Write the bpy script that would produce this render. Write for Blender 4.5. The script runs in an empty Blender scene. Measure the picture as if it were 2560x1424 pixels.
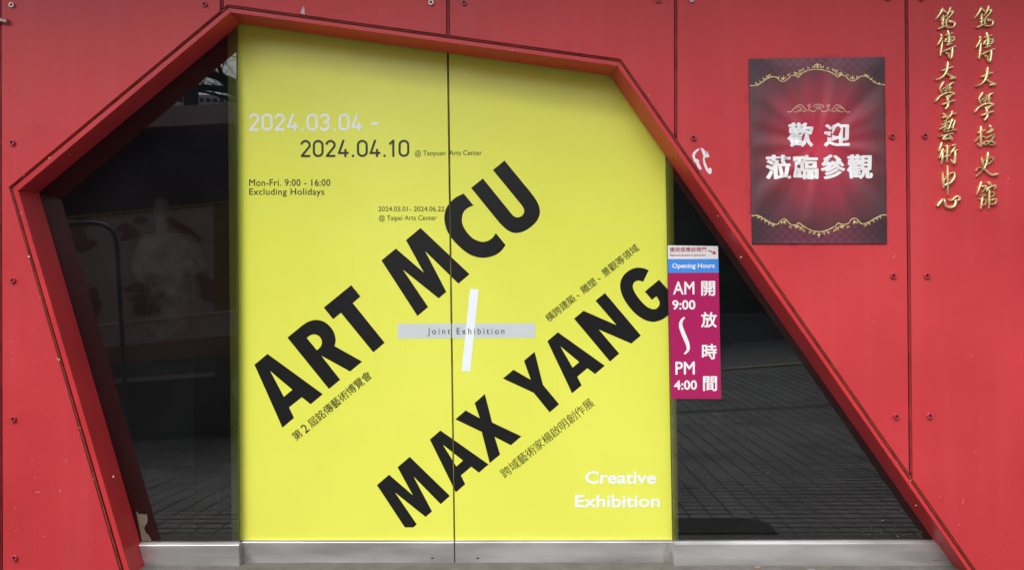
import bpy, bmesh, math, random
from mathutils import Vector, Matrix
from mathutils.geometry import tessellate_polygon
R = math.radians
scene = bpy.context.scene
COL = scene.collection
rnd = random.Random(7)

# ---------------------------------------------------------------- camera
FPX = 1924.0                                    # focal length in pixels of the 2560 px wide photograph
CAM = Vector((2.7915, -4.0375, -1.5224))
YAW, PITCH, ROLL = R(-0.87451), R(0.46828), R(-0.33384)
_F = Vector((math.sin(YAW)*math.cos(PITCH), math.cos(YAW)*math.cos(PITCH), math.sin(PITCH)))
_R0 = _F.cross(Vector((0, 0, 1))).normalized()
_U0 = _R0.cross(_F)
_R = _R0*math.cos(ROLL) + _U0*math.sin(ROLL)
_U = -_R0*math.sin(ROLL) + _U0*math.cos(ROLL)
cd = bpy.data.cameras.new('camera')
cd.sensor_width = 36.0
cd.lens = FPX/2560*36.0
cd.clip_start = 0.05
cd.clip_end = 1500
cam = bpy.data.objects.new('camera', cd)
COL.objects.link(cam)
m3 = Matrix((_R, _U, -_F)).transposed()
cam.matrix_world = Matrix.Translation(CAM) @ m3.to_4x4()
scene.camera = cam

# ---------------------------------------------------------------- world, sun, exposure
SUN_EL, SUN_AZ = R(54), R(215)                  # azimuth clockwise from +Y: the sun stands in front of the wall
world = bpy.data.worlds.new('World')
scene.world = world
world.use_nodes = True
wn = world.node_tree
bgn = wn.nodes['Background']
sky = wn.nodes.new('ShaderNodeTexSky')
sky.sky_type = 'NISHITA'
sky.sun_disc = False
sky.sun_elevation = SUN_EL
sky.sun_rotation = SUN_AZ
sky.air_density = 1.2
sky.dust_density = 4.0
hs = wn.nodes.new('ShaderNodeHueSaturation')     # overcast: the blue is washed out
hs.inputs['Saturation'].default_value = 0.30
wn.links.new(sky.outputs[0], hs.inputs['Color'])
wn.links.new(hs.outputs[0], bgn.inputs['Color'])
bgn.inputs['Strength'].default_value = 0.15
sl = bpy.data.lights.new('sun', 'SUN')
sl.energy = 1.0
sl.angle = R(40)
sl.color = (1.0, 0.96, 0.90)
sun = bpy.data.objects.new('sun', sl)
COL.objects.link(sun)
sd = Vector((math.sin(SUN_AZ)*math.cos(SUN_EL), math.cos(SUN_AZ)*math.cos(SUN_EL), math.sin(SUN_EL)))
sun.rotation_euler = sd.to_track_quat('Z', 'Y').to_euler()
vs = scene.view_settings
vs.view_transform = 'Standard'
vs.look = 'None'
vs.exposure = 0.84
vs.gamma = 1.0
vs.use_curve_mapping = False
scene.cycles.max_bounces = 10
scene.cycles.transparent_max_bounces = 16
scene.cycles.use_denoising = True

# ---------------------------------------------------------------- geometry helpers
def at(px, py, Y=0.0):
    """where the line of sight through a pixel of the photograph meets the plane y = Y"""
    d = _R*((px-1280)/FPX) + _U*((712-py)/FPX) + _F
    t = (Y-CAM.y)/d.y
    return CAM + d*t
GLASS_Y = 0.186                                 # front face of the fixed side panes
def mirrored(px, py, Y):
    """a point at depth Y outside that the fixed panes mirror at this pixel"""
    p = at(px, py, 2*GLASS_Y - Y)
    return Vector((p.x, Y, p.z))

WORLD_LOC = {}
def tag(o, label=None, cat=None, group=None, kind=None):
    if label: o['label'] = label
    if cat: o['category'] = cat
    if group: o['group'] = group
    if kind: o['kind'] = kind
    return o
def empty(name, loc, label=None, cat=None, group=None, kind=None):
    o = bpy.data.objects.new(name, None)
    o.empty_display_size = 0.1
    COL.objects.link(o)
    o.location = loc
    WORLD_LOC[o.name] = Vector(loc)
    return tag(o, label, cat, group, kind)
def mesh(name, verts, faces, mat, parent=None, loc=None, smooth=False, label=None, cat=None, group=None, kind=None):
    """verts in world coordinates; the object's origin is its parent's or loc"""
    org = WORLD_LOC[parent.name] if parent is not None else Vector(loc if loc is not None else (0, 0, 0))
    me = bpy.data.meshes.new(name)
    me.from_pydata([tuple(Vector(v)-org) for v in verts], [], faces)
    me.validate()
    if mat: me.materials.append(mat)
    if smooth: me.polygons.foreach_set('use_smooth', [True]*len(me.polygons))
    me.update()
    o = bpy.data.objects.new(name, me)
    COL.objects.link(o)
    if parent is not None: o.parent = parent
    else: o.location = org
    WORLD_LOC[o.name] = org
    return tag(o, label, cat, group, kind)
class MB:
    """gathers shapes that belong to ONE object"""
    def __init__(s): s.v, s.f = [], []
    def add(s, v, f):
        b = len(s.v); s.v += [Vector(p) for p in v]; s.f += [tuple(i+b for i in q) for q in f]; return s
    def box(s, a, b):
        x0, y0, z0 = a; x1, y1, z1 = b
        return s.add([(x0,y0,z0),(x1,y0,z0),(x1,y1,z0),(x0,y1,z0),(x0,y0,z1),(x1,y0,z1),(x1,y1,z1),(x0,y1,z1)],
                     [(0,3,2,1),(4,5,6,7),(0,1,5,4),(1,2,6,5),(2,3,7,6),(3,0,4,7)])
    def plate(s, loops, y0, y1):
        """prism: loops are outlines in (x, z), the first the outer one, the rest holes; front y0, back y1"""
        if loops and not isinstance(loops[0], (list, tuple)) : loops = [loops]
        if len(loops[0]) and not hasattr(loops[0][0], '__len__'): loops = [loops]
        L = [[(p[0], p[-1]) for p in lp] for lp in loops]
        tris = tessellate_polygon([[Vector((x, z, 0)) for x, z in lp] for lp in L])
        flat = [p for lp in L for p in lp]
        n = len(flat)
        v = [(x, y0, z) for x, z in flat] + [(x, y1, z) for x, z in flat]
        f = []
        for a, b, c in tris:
            ax, az = flat[a]; bx, bz = flat[b]; cx, cz = flat[c]
            if (bx-ax)*(cz-az)-(bz-az)*(cx-ax) < 0: b, c = c, b
            f.append((a, b, c)); f.append((c+n, b+n, a+n))
        k = 0
        for lp in L:
            m = len(lp)
            for i in range(m):
                a, b = k+i, k+(i+1) % m
                f.append((a, a+n, b+n, b))
            k += m
        return s.add(v, f)
    def sheet(s, loops, y):
        L = [[(p[0], p[-1]) for p in lp] for lp in loops]
        tris = tessellate_polygon([[Vector((x, z, 0)) for x, z in lp] for lp in L])
        flat = [p for lp in L for p in lp]
        f = []
        for a, b, c in tris:
            ax, az = flat[a]; bx, bz = flat[b]; cx, cz = flat[c]
            if (bx-ax)*(cz-az)-(bz-az)*(cx-ax) < 0: b, c = c, b
            f.append((a, b, c))
        return s.add([(x, y, z) for x, z in flat], f)
    def tube(s, pts, rad, n=8):
        pts = [Vector(p) for p in pts]
        if not hasattr(rad, '__len__'): rad = [rad]*len(pts)
        rings = []
        up = Vector((0.13, 0.31, 0.94))
        for i, p in enumerate(pts):
            t = (pts[min(i+1, len(pts)-1)]-pts[max(i-1, 0)])
            if t.length < 1e-9: t = Vector((0, 0, 1))
            t.normalize()
            a = t.cross(up)
            if a.length < 0.05: a = t.cross(Vector((1, 0, 0)))
            a.normalize(); b = t.cross(a)
            rings.append([p + (a*math.cos(2*math.pi*k/n)+b*math.sin(2*math.pi*k/n))*rad[i] for k in range(n)])
        v = [q for r in rings for q in r]
        f = [(i*n+k, i*n+(k+1) % n, (i+1)*n+(k+1) % n, (i+1)*n+k) for i in range(len(rings)-1) for k in range(n)]
        f += [tuple(range(n))[::-1], tuple((len(rings)-1)*n+k for k in range(n))]
        return s.add(v, f)
    def build(s, name, mat, parent=None, **kw): return mesh(name, s.v, s.f, mat, parent, **kw)

def spline(pts, per=6):
    """Catmull-Rom through pts"""
    if len(pts) < 3: return list(pts)
    P = [pts[0]] + list(pts) + [pts[-1]]
    out = []
    for i in range(1, len(P)-2):
        p0, p1, p2, p3 = (Vector(P[i-1]), Vector(P[i]), Vector(P[i+1]), Vector(P[i+2]))
        for k in range(per):
            t = k/per
            out.append(tuple(0.5*((2*p1)+(p2-p0)*t+(2*p0-5*p1+4*p2-p3)*t*t+(3*p1-p0-3*p2+p3)*t**3)))
    out.append(tuple(pts[-1]))
    return out
def ribbon(mb, pts, wid, mapf, y):
    """flat stroke of a pen; pts and widths in local units, mapf turns local into (px, py)"""
    pts = [Vector(p[:2]) for p in pts]
    if not hasattr(wid, '__len__'): wid = [wid]*len(pts)
    L, Rr = [], []
    for i, p in enumerate(pts):
        d1 = (p-pts[i-1]).normalized() if i else None
        d2 = (pts[i+1]-p).normalized() if i < len(pts)-1 else None
        if d1 is None: d1 = d2
        if d2 is None: d2 = d1
        n1 = Vector((-d1.y, d1.x)); n2 = Vector((-d2.y, d2.x))
        n = n1+n2
        n = n.normalized() if n.length > 1e-6 else n1
        w = wid[i]/2/max(0.45, n.dot(n1))
        L.append(p+n*w); Rr.append(p-n*w)
    v = [at(*mapf(q.x, q.y), y) for q in L] + [at(*mapf(q.x, q.y), y) for q in Rr]
    n = len(pts)
    mb.add(v, [(i, i+1, i+1+n, i+n) for i in range(n-1)])

# ---------------------------------------------------------------- materials
def new_mat(name):
    m = bpy.data.materials.new(name); m.use_nodes = True
    return m, m.node_tree, m.node_tree.nodes['Principled BSDF']
def surf(name, col, rough=0.5, spec=0.5, metal=0.0, var=0.08, scale=3.0, bump=0.0, bscale=200.0, rvar=0.0, coat=0.0, vert_streak=0.0):
    m, t, p = new_mat(name)
    p.inputs['Roughness'].default_value = rough
    p.inputs['Specular IOR Level'].default_value = spec
    p.inputs['Metallic'].default_value = metal
    p.inputs['Coat Weight'].default_value = coat
    p.inputs['Coat Roughness'].default_value = 0.25
    g = t.nodes.new('ShaderNodeNewGeometry')
    n = t.nodes.new('ShaderNodeTexNoise'); n.inputs['Scale'].default_value = scale; n.inputs['Detail'].default_value = 6
    t.links.new(g.outputs['Position'], n.inputs['Vector'])
    mr = t.nodes.new('ShaderNodeMapRange')
    mr.inputs['From Min'].default_value = 0.3; mr.inputs['From Max'].default_value = 0.7
    mr.inputs['To Min'].default_value = 1-var; mr.inputs['To Max'].default_value = 1+var
    t.links.new(n.outputs['Fac'], mr.inputs['Value'])
    mx = t.nodes.new('ShaderNodeVectorMath'); mx.operation = 'SCALE'
    mx.inputs[0].default_value = col[:3]
    t.links.new(mr.outputs[0], mx.inputs['Scale'])
    t.links.new(mx.outputs[0], p.inputs['Base Color'])
    m['out'] = 0
    if rvar:
        r2 = t.nodes.new('ShaderNodeMapRange')
        r2.inputs['From Min'].default_value = 0.3; r2.inputs['From Max'].default_value = 0.7
        r2.inputs['To Min'].default_value = rough-rvar; r2.inputs['To Max'].default_value = rough+rvar
        t.links.new(n.outputs['Fac'], r2.inputs['Value']); t.links.new(r2.outputs[0], p.inputs['Roughness'])
    if bump:
        b = t.nodes.new('ShaderNodeBump'); b.inputs['Strength'].default_value = bump; b.inputs['Distance'].default_value = 0.002
        nb = t.nodes.new('ShaderNodeTexNoise'); nb.inputs['Scale'].default_value = bscale; nb.inputs['Detail'].default_value = 3
        t.links.new(g.outputs['Position'], nb.inputs['Vector'])
        t.links.new(nb.outputs['Fac'], b.inputs['Height']); t.links.new(b.outputs[0], p.inputs['Normal'])
    return m
def math_node(t, op, a, b=None, c=None, clamp=False):
    n = t.nodes.new('ShaderNodeMath'); n.operation = op; n.use_clamp = clamp
    for i, v in enumerate((a, b, c)):
        if v is None: continue
        if isinstance(v, (int, float)): n.inputs[i].default_value = v
        else: t.links.new(v, n.inputs[i])
    return n.outputs[0]
def mix_col(t, fac, a, b):
    n = t.nodes.new('ShaderNodeMix'); n.data_type = 'RGBA'; n.clamp_factor = True
    for sock, v in ((n.inputs[0], fac), (n.inputs[6], a), (n.inputs[7], b)):
        if isinstance(v, (int, float)): sock.default_value = v
        elif isinstance(v, tuple): sock.default_value = (*v[:3], 1)
        else: t.links.new(v, sock)
    return n.outputs[2]
def noise(t, vec, scale, detail=4, rough=0.5):
    n = t.nodes.new('ShaderNodeTexNoise'); n.inputs['Scale'].default_value = scale
    n.inputs['Detail'].default_value = detail; n.inputs['Roughness'].default_value = rough
    t.links.new(vec, n.inputs['Vector']); return n.outputs['Fac']
def remap(t, v, a, b, c=0.0, d=1.0):
    n = t.nodes.new('ShaderNodeMapRange'); t.links.new(v, n.inputs['Value'])
    for k, x in zip(('From Min', 'From Max', 'To Min', 'To Max'), (a, b, c, d)): n.inputs[k].default_value = x
    return n.outputs[0]
def scaled(t, vec, s):
    n = t.nodes.new('ShaderNodeVectorMath'); n.operation = 'MULTIPLY'
    t.links.new(vec, n.inputs[0]); n.inputs[1].default_value = s; return n.outputs[0]

M = {}
RED = (0.56, 0.030, 0.045)
# red coated metal panels: cloudy weathering, washed streaks, glue marks round the banner
def red_panel_material():
    m, t, p = new_mat('red_coated_panel')
    g = t.nodes.new('ShaderNodeNewGeometry').outputs['Position']
    cloud = noise(t, g, 0.9, 5)
    col = mix_col(t, remap(t, cloud, 0.35, 0.65), (0.51, 0.038, 0.046), (0.61, 0.050, 0.058))
    streak = noise(t, scaled(t, g, (9, 1, 0.5)), 1.0, 5)
    col = mix_col(t, remap(t, streak, 0.50, 0.76, 0, 0.18), col, (0.60, 0.12, 0.13))
    spk = noise(t, g, 60, 2)
    col = mix_col(t, remap(t, spk, 0.67, 0.74, 0, 0.45), col, (0.22, 0.016, 0.024))
    scuff = noise(t, scaled(t, g, (3, 1, 7)), 1.0, 8, 0.75)
    col = mix_col(t, remap(t, scuff, 0.54, 0.72, 0, 0.36), col, (0.40, 0.030, 0.040))
    # glue marks: distance to the banner's outline
    a = at(1872, 148, 0); b = at(2217, 608, 0)
    sx = t.nodes.new('ShaderNodeSeparateXYZ'); t.links.new(g, sx.inputs[0])
    dx = math_node(t, 'SUBTRACT', math_node(t, 'ABSOLUTE', math_node(t, 'SUBTRACT', sx.outputs[0], (a.x+b.x)/2)), (b.x-a.x)/2)
    dz = math_node(t, 'SUBTRACT', math_node(t, 'ABSOLUTE', math_node(t, 'SUBTRACT', sx.outputs[2], (a.z+b.z)/2)), (a.z-b.z)/2)
    d = math_node(t, 'MAXIMUM', dx, dz)
    wob = noise(t, g, 9, 3)
    d2 = math_node(t, 'SUBTRACT', d, remap(t, wob, 0.50, 0.72, -0.012, 0.040))
    glue = remap(t, d2, -0.016, 0.004, 0.42, 0.0)
    col = mix_col(t, glue, col, (0.27, 0.018, 0.040))
    t.links.new(col, p.inputs['Base Color'])
    t.links.new(remap(t, cloud, 0.3, 0.7, 0.38, 0.52), p.inputs['Roughness'])
    p.inputs['Specular IOR Level'].default_value = 0.32
    bp = t.nodes.new('ShaderNodeBump'); bp.inputs['Strength'].default_value = 0.05; bp.inputs['Distance'].default_value = 0.001
    t.links.new(noise(t, g, 320, 2), bp.inputs['Height'])
    # very slight oil-canning of the sheets
    bp2 = t.nodes.new('ShaderNodeBump'); bp2.inputs['Strength'].default_value = 0.6; bp2.inputs['Distance'].default_value = 0.010
    t.links.new(noise(t, g, 2.2, 1), bp2.inputs['Height']); t.links.new(bp2.outputs[0], bp.inputs['Normal'])
    t.links.new(bp.outputs[0], p.inputs['Normal'])
    return m
M['panel'] = red_panel_material()
M['frame'] = surf('red_frame_paint', (0.56, 0.036, 0.042), rough=0.36, spec=0.4, var=0.10, scale=3, bump=0.04, rvar=0.08)
M['groove'] = surf('shaded_red_backing', (0.30, 0.028, 0.034), rough=0.6, var=0.3, scale=14)  # panel red made darker: shade of the recesses put into the colour
M['gasket'] = surf('brown_sealant', (0.26, 0.060, 0.035), rough=0.5, var=0.35, scale=20)
M['bolt'] = surf('red_painted_bolt', (0.42, 0.045, 0.060), rough=0.4, var=0.15, scale=40)
M['bolt_bare'] = surf('chipped_bolt', (0.50, 0.36, 0.34), rough=0.35, var=0.3, scale=60, metal=0.6)
M['socket'] = surf('bolt_socket', (0.05, 0.012, 0.012), rough=0.7)
M['dark'] = surf('dark_room_paint', (0.13, 0.135, 0.15), rough=0.8, var=0.2)
M['floor_in'] = surf('dark_room_floor', (0.12, 0.12, 0.12), rough=0.4, var=0.2)
M['backing'] = surf('wall_core', (0.09, 0.03, 0.03), rough=0.8)
M['black'] = surf('black_vinyl', (0.011, 0.011, 0.012), rough=0.36, spec=0.3, var=0.03, scale=1.5)
M['ink'] = surf('printed_dark_ink', (0.020, 0.020, 0.012), rough=0.4)
M['olive'] = surf('printed_olive_ink', (0.085, 0.085, 0.018), rough=0.4)
M['white'] = surf('white_vinyl', (0.88, 0.94, 0.98), rough=0.4, var=0.02)
M['greyband'] = surf('pale_grey_vinyl', (0.62, 0.68, 0.70), rough=0.4, var=0.02)
M['rubber'] = surf('black_rubber', (0.02, 0.02, 0.018), rough=0.6)
M['brass'] = surf('brass_seal', (0.28, 0.22, 0.04), rough=0.4, var=0.7, scale=7)
M['magenta'] = surf('magenta_print', (0.43, 0.013, 0.115), rough=0.32, var=0.03)
M['blue'] = surf('blue_print', (0.06, 0.30, 0.86), rough=0.32, var=0.03)
M['signwhite'] = surf('white_sign_face', (0.82, 0.83, 0.84), rough=0.35, var=0.02)
M['signred'] = surf('red_print', (0.45, 0.03, 0.07), rough=0.4)
M['gold'] = surf('gold_metal', (0.90, 0.76, 0.40), rough=0.33, metal=0.8, var=0.18, scale=40, rvar=0.08)
M['goldprint'] = surf('gold_print', (0.78, 0.62, 0.26), rough=0.5, var=0.35, scale=60)
M['goldprint2'] = surf('pale_gold_print', (0.72, 0.52, 0.34), rough=0.5, var=0.2, scale=60)
M['text_white'] = surf('white_print', (0.90, 0.89, 0.90), rough=0.5, var=0.03, scale=12)
M['chip'] = surf('bare_primer', (0.65, 0.52, 0.48), rough=0.7, var=0.3, scale=80)
M['paper'] = surf('torn_white_paper', (0.75, 0.76, 0.80), rough=0.8, var=0.06, scale=50)
M['film_torn'] = surf('peeling_film', (0.20, 0.17, 0.11), rough=0.6, var=0.2, scale=30)
M['leaf'] = surf('dry_leaf', (0.30, 0.17, 0.09), rough=0.8, var=0.3, scale=60)
M['asphalt'] = surf('asphalt', (0.11, 0.11, 0.115), rough=0.9, var=0.2, scale=4, bump=0.5, bscale=90)
M['brick'] = surf('grey_paver', (0.17, 0.175, 0.18), rough=0.75, var=0.35, scale=2.5, bump=0.3, bscale=80)
M['grout'] = surf('dark_grout', (0.02, 0.02, 0.02), rough=0.9)
M['kerbline'] = surf('pale_kerb_stone', (0.42, 0.36, 0.24), rough=0.8)
M['mat'] = surf('black_doormat', (0.015, 0.015, 0.015), rough=0.95)
M['grate'] = surf('dark_drain_grate', (0.03, 0.03, 0.03), rough=0.6)
M['bus_white'] = surf('bus_white_paint', (0.38, 0.46, 0.48), rough=0.3, var=0.05)
M['bus_yellow'] = surf('bus_yellow_paint', (0.20, 0.20, 0.03), rough=0.3)
M['bus_brown'] = surf('bus_brown_stripe', (0.20, 0.13, 0.06), rough=0.4)
M['bus_teal'] = surf('bus_teal_skirt', (0.03, 0.09, 0.09), rough=0.4)
M['bus_red'] = surf('bus_red_brushwork', (0.20, 0.10, 0.10), rough=0.4)
M['bus_glass'] = surf('bus_window_glass', (0.035, 0.04, 0.055), rough=0.08)
M['navy'] = surf('navy_steel_tube', (0.02, 0.028, 0.06), rough=0.4)
M['bark'] = surf('dark_bark', (0.03, 0.028, 0.026), rough=0.9)
M['pole'] = surf('dark_column', (0.03, 0.03, 0.032), rough=0.6)
M['far_wall'] = surf('pale_far_render', (0.80, 0.80, 0.82), rough=0.9, var=0.1, scale=.5)
M['hedge'] = surf('dark_hedge', (0.018, 0.024, 0.014), rough=0.95, var=0.5, scale=2)
M['grey_wall'] = surf('grey_low_wall', (0.10, 0.10, 0.105), rough=0.9, var=0.1, scale=1)
def plaster():
    m, t, p = new_mat('figure_pale_above_dark_below'); p.inputs['Roughness'].default_value = 1; p.inputs['Specular IOR Level'].default_value = .1
    g = t.nodes.new('ShaderNodeNewGeometry').outputs['Position']
    sx = t.nodes.new('ShaderNodeSeparateXYZ'); t.links.new(g, sx.inputs[0])
    n = noise(t, g, 6, 3)
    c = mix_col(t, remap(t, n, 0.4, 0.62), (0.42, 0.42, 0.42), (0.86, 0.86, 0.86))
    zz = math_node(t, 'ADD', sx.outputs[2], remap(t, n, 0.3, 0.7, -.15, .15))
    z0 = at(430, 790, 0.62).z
    c = mix_col(t, remap(t, zz, z0+.22, z0-.05), c, (0.03, 0.03, 0.035))  # colour fades to dark towards the foot of the figure
    t.links.new(c, p.inputs['Base Color']); return m
M['plaster'] = plaster()
M['cloth_gold'] = M['goldprint']

def concrete():
    m, t, p = new_mat('stained_concrete')
    g = t.nodes.new('ShaderNodeNewGeometry').outputs['Position']
    c = mix_col(t, remap(t, noise(t, g, 7, 6, 0.7), 0.3, 0.7), (0.08, 0.075, 0.066), (0.155, 0.145, 0.13))
    c = mix_col(t, remap(t, noise(t, g, 45, 3), 0.58, 0.72, 0, 0.6), c, (0.10, 0.09, 0.08))
    t.links.new(c, p.inputs['Base Color']); p.inputs['Roughness'].default_value = 0.85
    b = t.nodes.new('ShaderNodeBump'); b.inputs['Strength'].default_value = 0.6; b.inputs['Distance'].default_value = 0.004
    t.links.new(noise(t, g, 60, 4), b.inputs['Height']); t.links.new(b.outputs[0], p.inputs['Normal'])
    return m
M['concrete'] = concrete()
def steel(name, rusty):
    """brushed stainless kick rail, rust creeping in at its ends and lower edge"""
    m, t, p = new_mat(name)
    g = t.nodes.new('ShaderNodeNewGeometry').outputs['Position']
    smear = noise(t, scaled(t, g, (1.6, 1, 9)), 1.0, 3)
    brush = noise(t, scaled(t, g, (4, 1, 260)), 1.0, 3)
    c = mix_col(t, remap(t, smear, 0.35, 0.65), (0.44, 0.435, 0.44), (0.74, 0.735, 0.75))
    c = mix_col(t, remap(t, brush, 0.3, 0.7, 0, 0.25), c, (0.50, 0.49, 0.50))
    speck = noise(t, g, 75, 3)
    c = mix_col(t, remap(t, speck, 0.70, 0.76, 0, 0.45), c, (0.20, 0.13, 0.09))
    sx = t.nodes.new('ShaderNodeSeparateXYZ'); t.links.new(g, sx.inputs[0])
    for xx, wdt in rusty:
        dd = math_node(t, 'ABSOLUTE', math_node(t, 'SUBTRACT', sx.outputs[0], xx))
        dd = math_node(t, 'ADD', dd, remap(t, sx.outputs[2], -2.95, -2.82, 0.0, 0.10))
        dd = math_node(t, 'SUBTRACT', dd, remap(t, noise(t, g, 18, 4), 0.35, 0.7, -0.03, wdt))
        c = mix_col(t, remap(t, dd, -0.03, 0.05, 0.5, 0.0), c, (0.26, 0.17, 0.10))
    t.links.new(c, p.inputs['Base Color'])
    p.inputs['Metallic'].default_value = 0.62
    t.links.new(remap(t, smear, 0.3, 0.7, 0.26, 0.46), p.inputs['Roughness'])
    p.inputs['Anisotropic'].default_value = 0.5
    return m
xL, xM, xR = at(600, 1380, .2).x, at(1136, 1380, .2).x, at(1681, 1380, .2).x
M['steel'] = steel('brushed_steel', [(xL+0.01, 0.07), (xR-0.01, 0.10), (at(2370, 1400, .15).x, 0.03)])
M['steel_side'] = steel('brushed_steel_side_rail', [(at(2385, 1400, .15).x, 0.05)])
def yellow_film():
    m, t, p = new_mat('yellow_window_film')
    g = t.nodes.new('ShaderNodeNewGeometry').outputs['Position']
    c = mix_col(t, remap(t, noise(t, g, 1.6, 4), 0.35, 0.65), (0.80, 0.83, 0.105), (0.84, 0.87, 0.118))
    c = mix_col(t, remap(t, noise(t, scaled(t, g, (14, 1, 1.2)), 1.0, 5), 0.62, 0.80, 0, 0.10), c, (0.60, 0.60, 0.10))
    t.links.new(c, p.inputs['Base Color'])
    p.inputs['Roughness'].default_value = 0.27
    p.inputs['Specular IOR Level'].default_value = 0.45
    b = t.nodes.new('ShaderNodeBump'); b.inputs['Strength'].default_value = 0.12; b.inputs['Distance'].default_value = 0.002
    t.links.new(noise(t, g, 260, 2), b.inputs['Height'])
    b2 = t.nodes.new('ShaderNodeBump'); b2.inputs['Strength'].default_value = 0.30; b2.inputs['Distance'].default_value = 0.004
    t.links.new(noise(t, scaled(t, g, (5, 1, 1.6)), 1.5, 4), b2.inputs['Height']); t.links.new(b2.outputs[0], b.inputs['Normal'])
    t.links.new(b.outputs[0], p.inputs['Normal'])
    return m
M['yellow'] = yellow_film()
def tinted(name, tint, refl, dust=0.0):
    """thin tinted pane: clear tinted body with a mirror-like surface that strengthens at grazing angles"""
    m = bpy.data.materials.new(name); m.use_nodes = True; t = m.node_tree
    t.nodes.remove(t.nodes['Principled BSDF'])
    tr = t.nodes.new('ShaderNodeBsdfTransparent'); tr.inputs[0].default_value = (*tint, 1)
    gl = t.nodes.new('ShaderNodeBsdfGlossy'); gl.inputs['Roughness'].default_value = 0.0; gl.inputs[0].default_value = (1, 1, 1, 1)
    df = t.nodes.new('ShaderNodeBsdfDiffuse'); df.inputs[0].default_value = (0.52, 0.58, 0.62, 1)     # settled dust, its grey also standing in for light from inside
    g = t.nodes.new('ShaderNodeNewGeometry').outputs['Position']
    md = t.nodes.new('ShaderNodeMixShader')
    t.links.new(remap(t, noise(t, g, 2.0, 5, 0.6), 0.3, 0.7, dust*0.6, dust*1.4), md.inputs[0])
    t.links.new(tr.outputs[0], md.inputs[1]); t.links.new(df.outputs[0], md.inputs[2])
    tr = md
    fr = t.nodes.new('ShaderNodeFresnel'); fr.inputs['IOR'].default_value = refl
    mx = t.nodes.new('ShaderNodeMixShader')
    t.links.new(fr.outputs[0], mx.inputs[0]); t.links.new(tr.outputs[0], mx.inputs[1]); t.links.new(gl.outputs[0], mx.inputs[2])
    t.links.new(mx.outputs[0], t.nodes['Material Output'].inputs['Surface'])
    return m
M['glass'] = tinted('grey_tinted_glass', (0.62, 0.64, 0.62), 1.85, 0.012)
M['glass_back'] = tinted('pane_rear_face', (0.64, 0.66, 0.64), 1.5)
M['glass_edge'] = surf('green_glass_edge', (0.07, 0.085, 0.02), rough=0.3)

# ---------------------------------------------------------------- key planes and outlines (photograph pixels)
ZG = at(2000, 1421, 0.10).z                     # ground level
OH_Z, OH_D = 1.05, 1.20                          # added shading overhang: underside height over the wall datum, and its reach
def W(pts, Y): return [(lambda q: (q.x, q.z))(at(x, y, Y)) for x, y in pts]
GRO = [(22, 468), (569, 12), (1552, 148), (2440, 1424)]   # panel side of the groove
# wall-plane outlines, prolonged below the ground line
def ext(p, q, y):                                # point on the line p-q at height y
    t = (y-p[1])/(q[1]-p[1]); return (p[0]+(q[0]-p[0])*t, y)
B = 1432
gro_lb = ext((22, 468), (298, 1424), B); gro_rb = ext((1552, 148), (2440, 1424), B)
fo = [(31, 471), (572, 20.5), (1549, 155.5)]
fo_lb = ext((31, 471), (310, 1424), B); fo_rb = ext((1549, 155.5), (2430, 1424), B)
fi = [(45.5, 477), (576, 32), (1543, 166)]
fi_lb = ext((45.5, 477), (323, 1424), B); fi_rb = ext((1543, 166), (2419, 1424), B)
bk = [(98, 481), (601.6, 60), (1525, 190)]       # where the reveals meet the glazing plane
bk_lb = ext((98, 481), (353, 1360), B); bk_rb = ext((1525, 190), (2386, 1424), B)

# ================================================================ SETTING
def gz(x, y):
    """the plaza falls away a little to the left, away from the wall"""
    k = min(max((-y-0.9)/6.0, 0), 1.3)
    return ZG - 0.02 + 0.055*(x-5.0)*k*(0 if abs(x) > 60 else 1)
# ground sheet
v, f = [], []
xs = [-400, -60, -30, -12, -6, -3, 0, 3, 6, 9, 14, 30, 60, 400]
ys = [30, 4, -0.2, -0.9, -2, -4, -6, -8.8, -12, -20, -40, -120, -500]
for y in ys:
    for x in xs: v.append((x, y, gz(max(-12, min(14, x)), y) - 0.03))
nx = len(xs)
for j in range(len(ys)-1):
    for i in range(nx-1): f.append((j*nx+i, (j+1)*nx+i, (j+1)*nx+i+1, j*nx+i+1))
mesh('ground', v, f, M['grout'], kind='structure')
mb = MB()
for i in range(24):
    x0, x1 = -12+i*1.5, -12+(i+1)*1.5
    mb.add([(x0, -9.25, gz(x0, -9.25)-0.02), (x1, -9.25, gz(x1, -9.25)-0.02), (x1, -24, gz(x1, -24)-0.02), (x0, -24, gz(x0, -24)-0.02)], [(0, 3, 2, 1)])
mb.build('road', M['asphalt'], kind='structure')
# concrete threshold that shows as a narrow strip under the rails
th = empty('threshold', (2.5, 0, ZG), kind='structure')
mb = MB(); mb.box((-1.5, -0.30, ZG-0.2), (7.5, 0.9, ZG)); mb.build('slab', M['concrete'], th)
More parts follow.
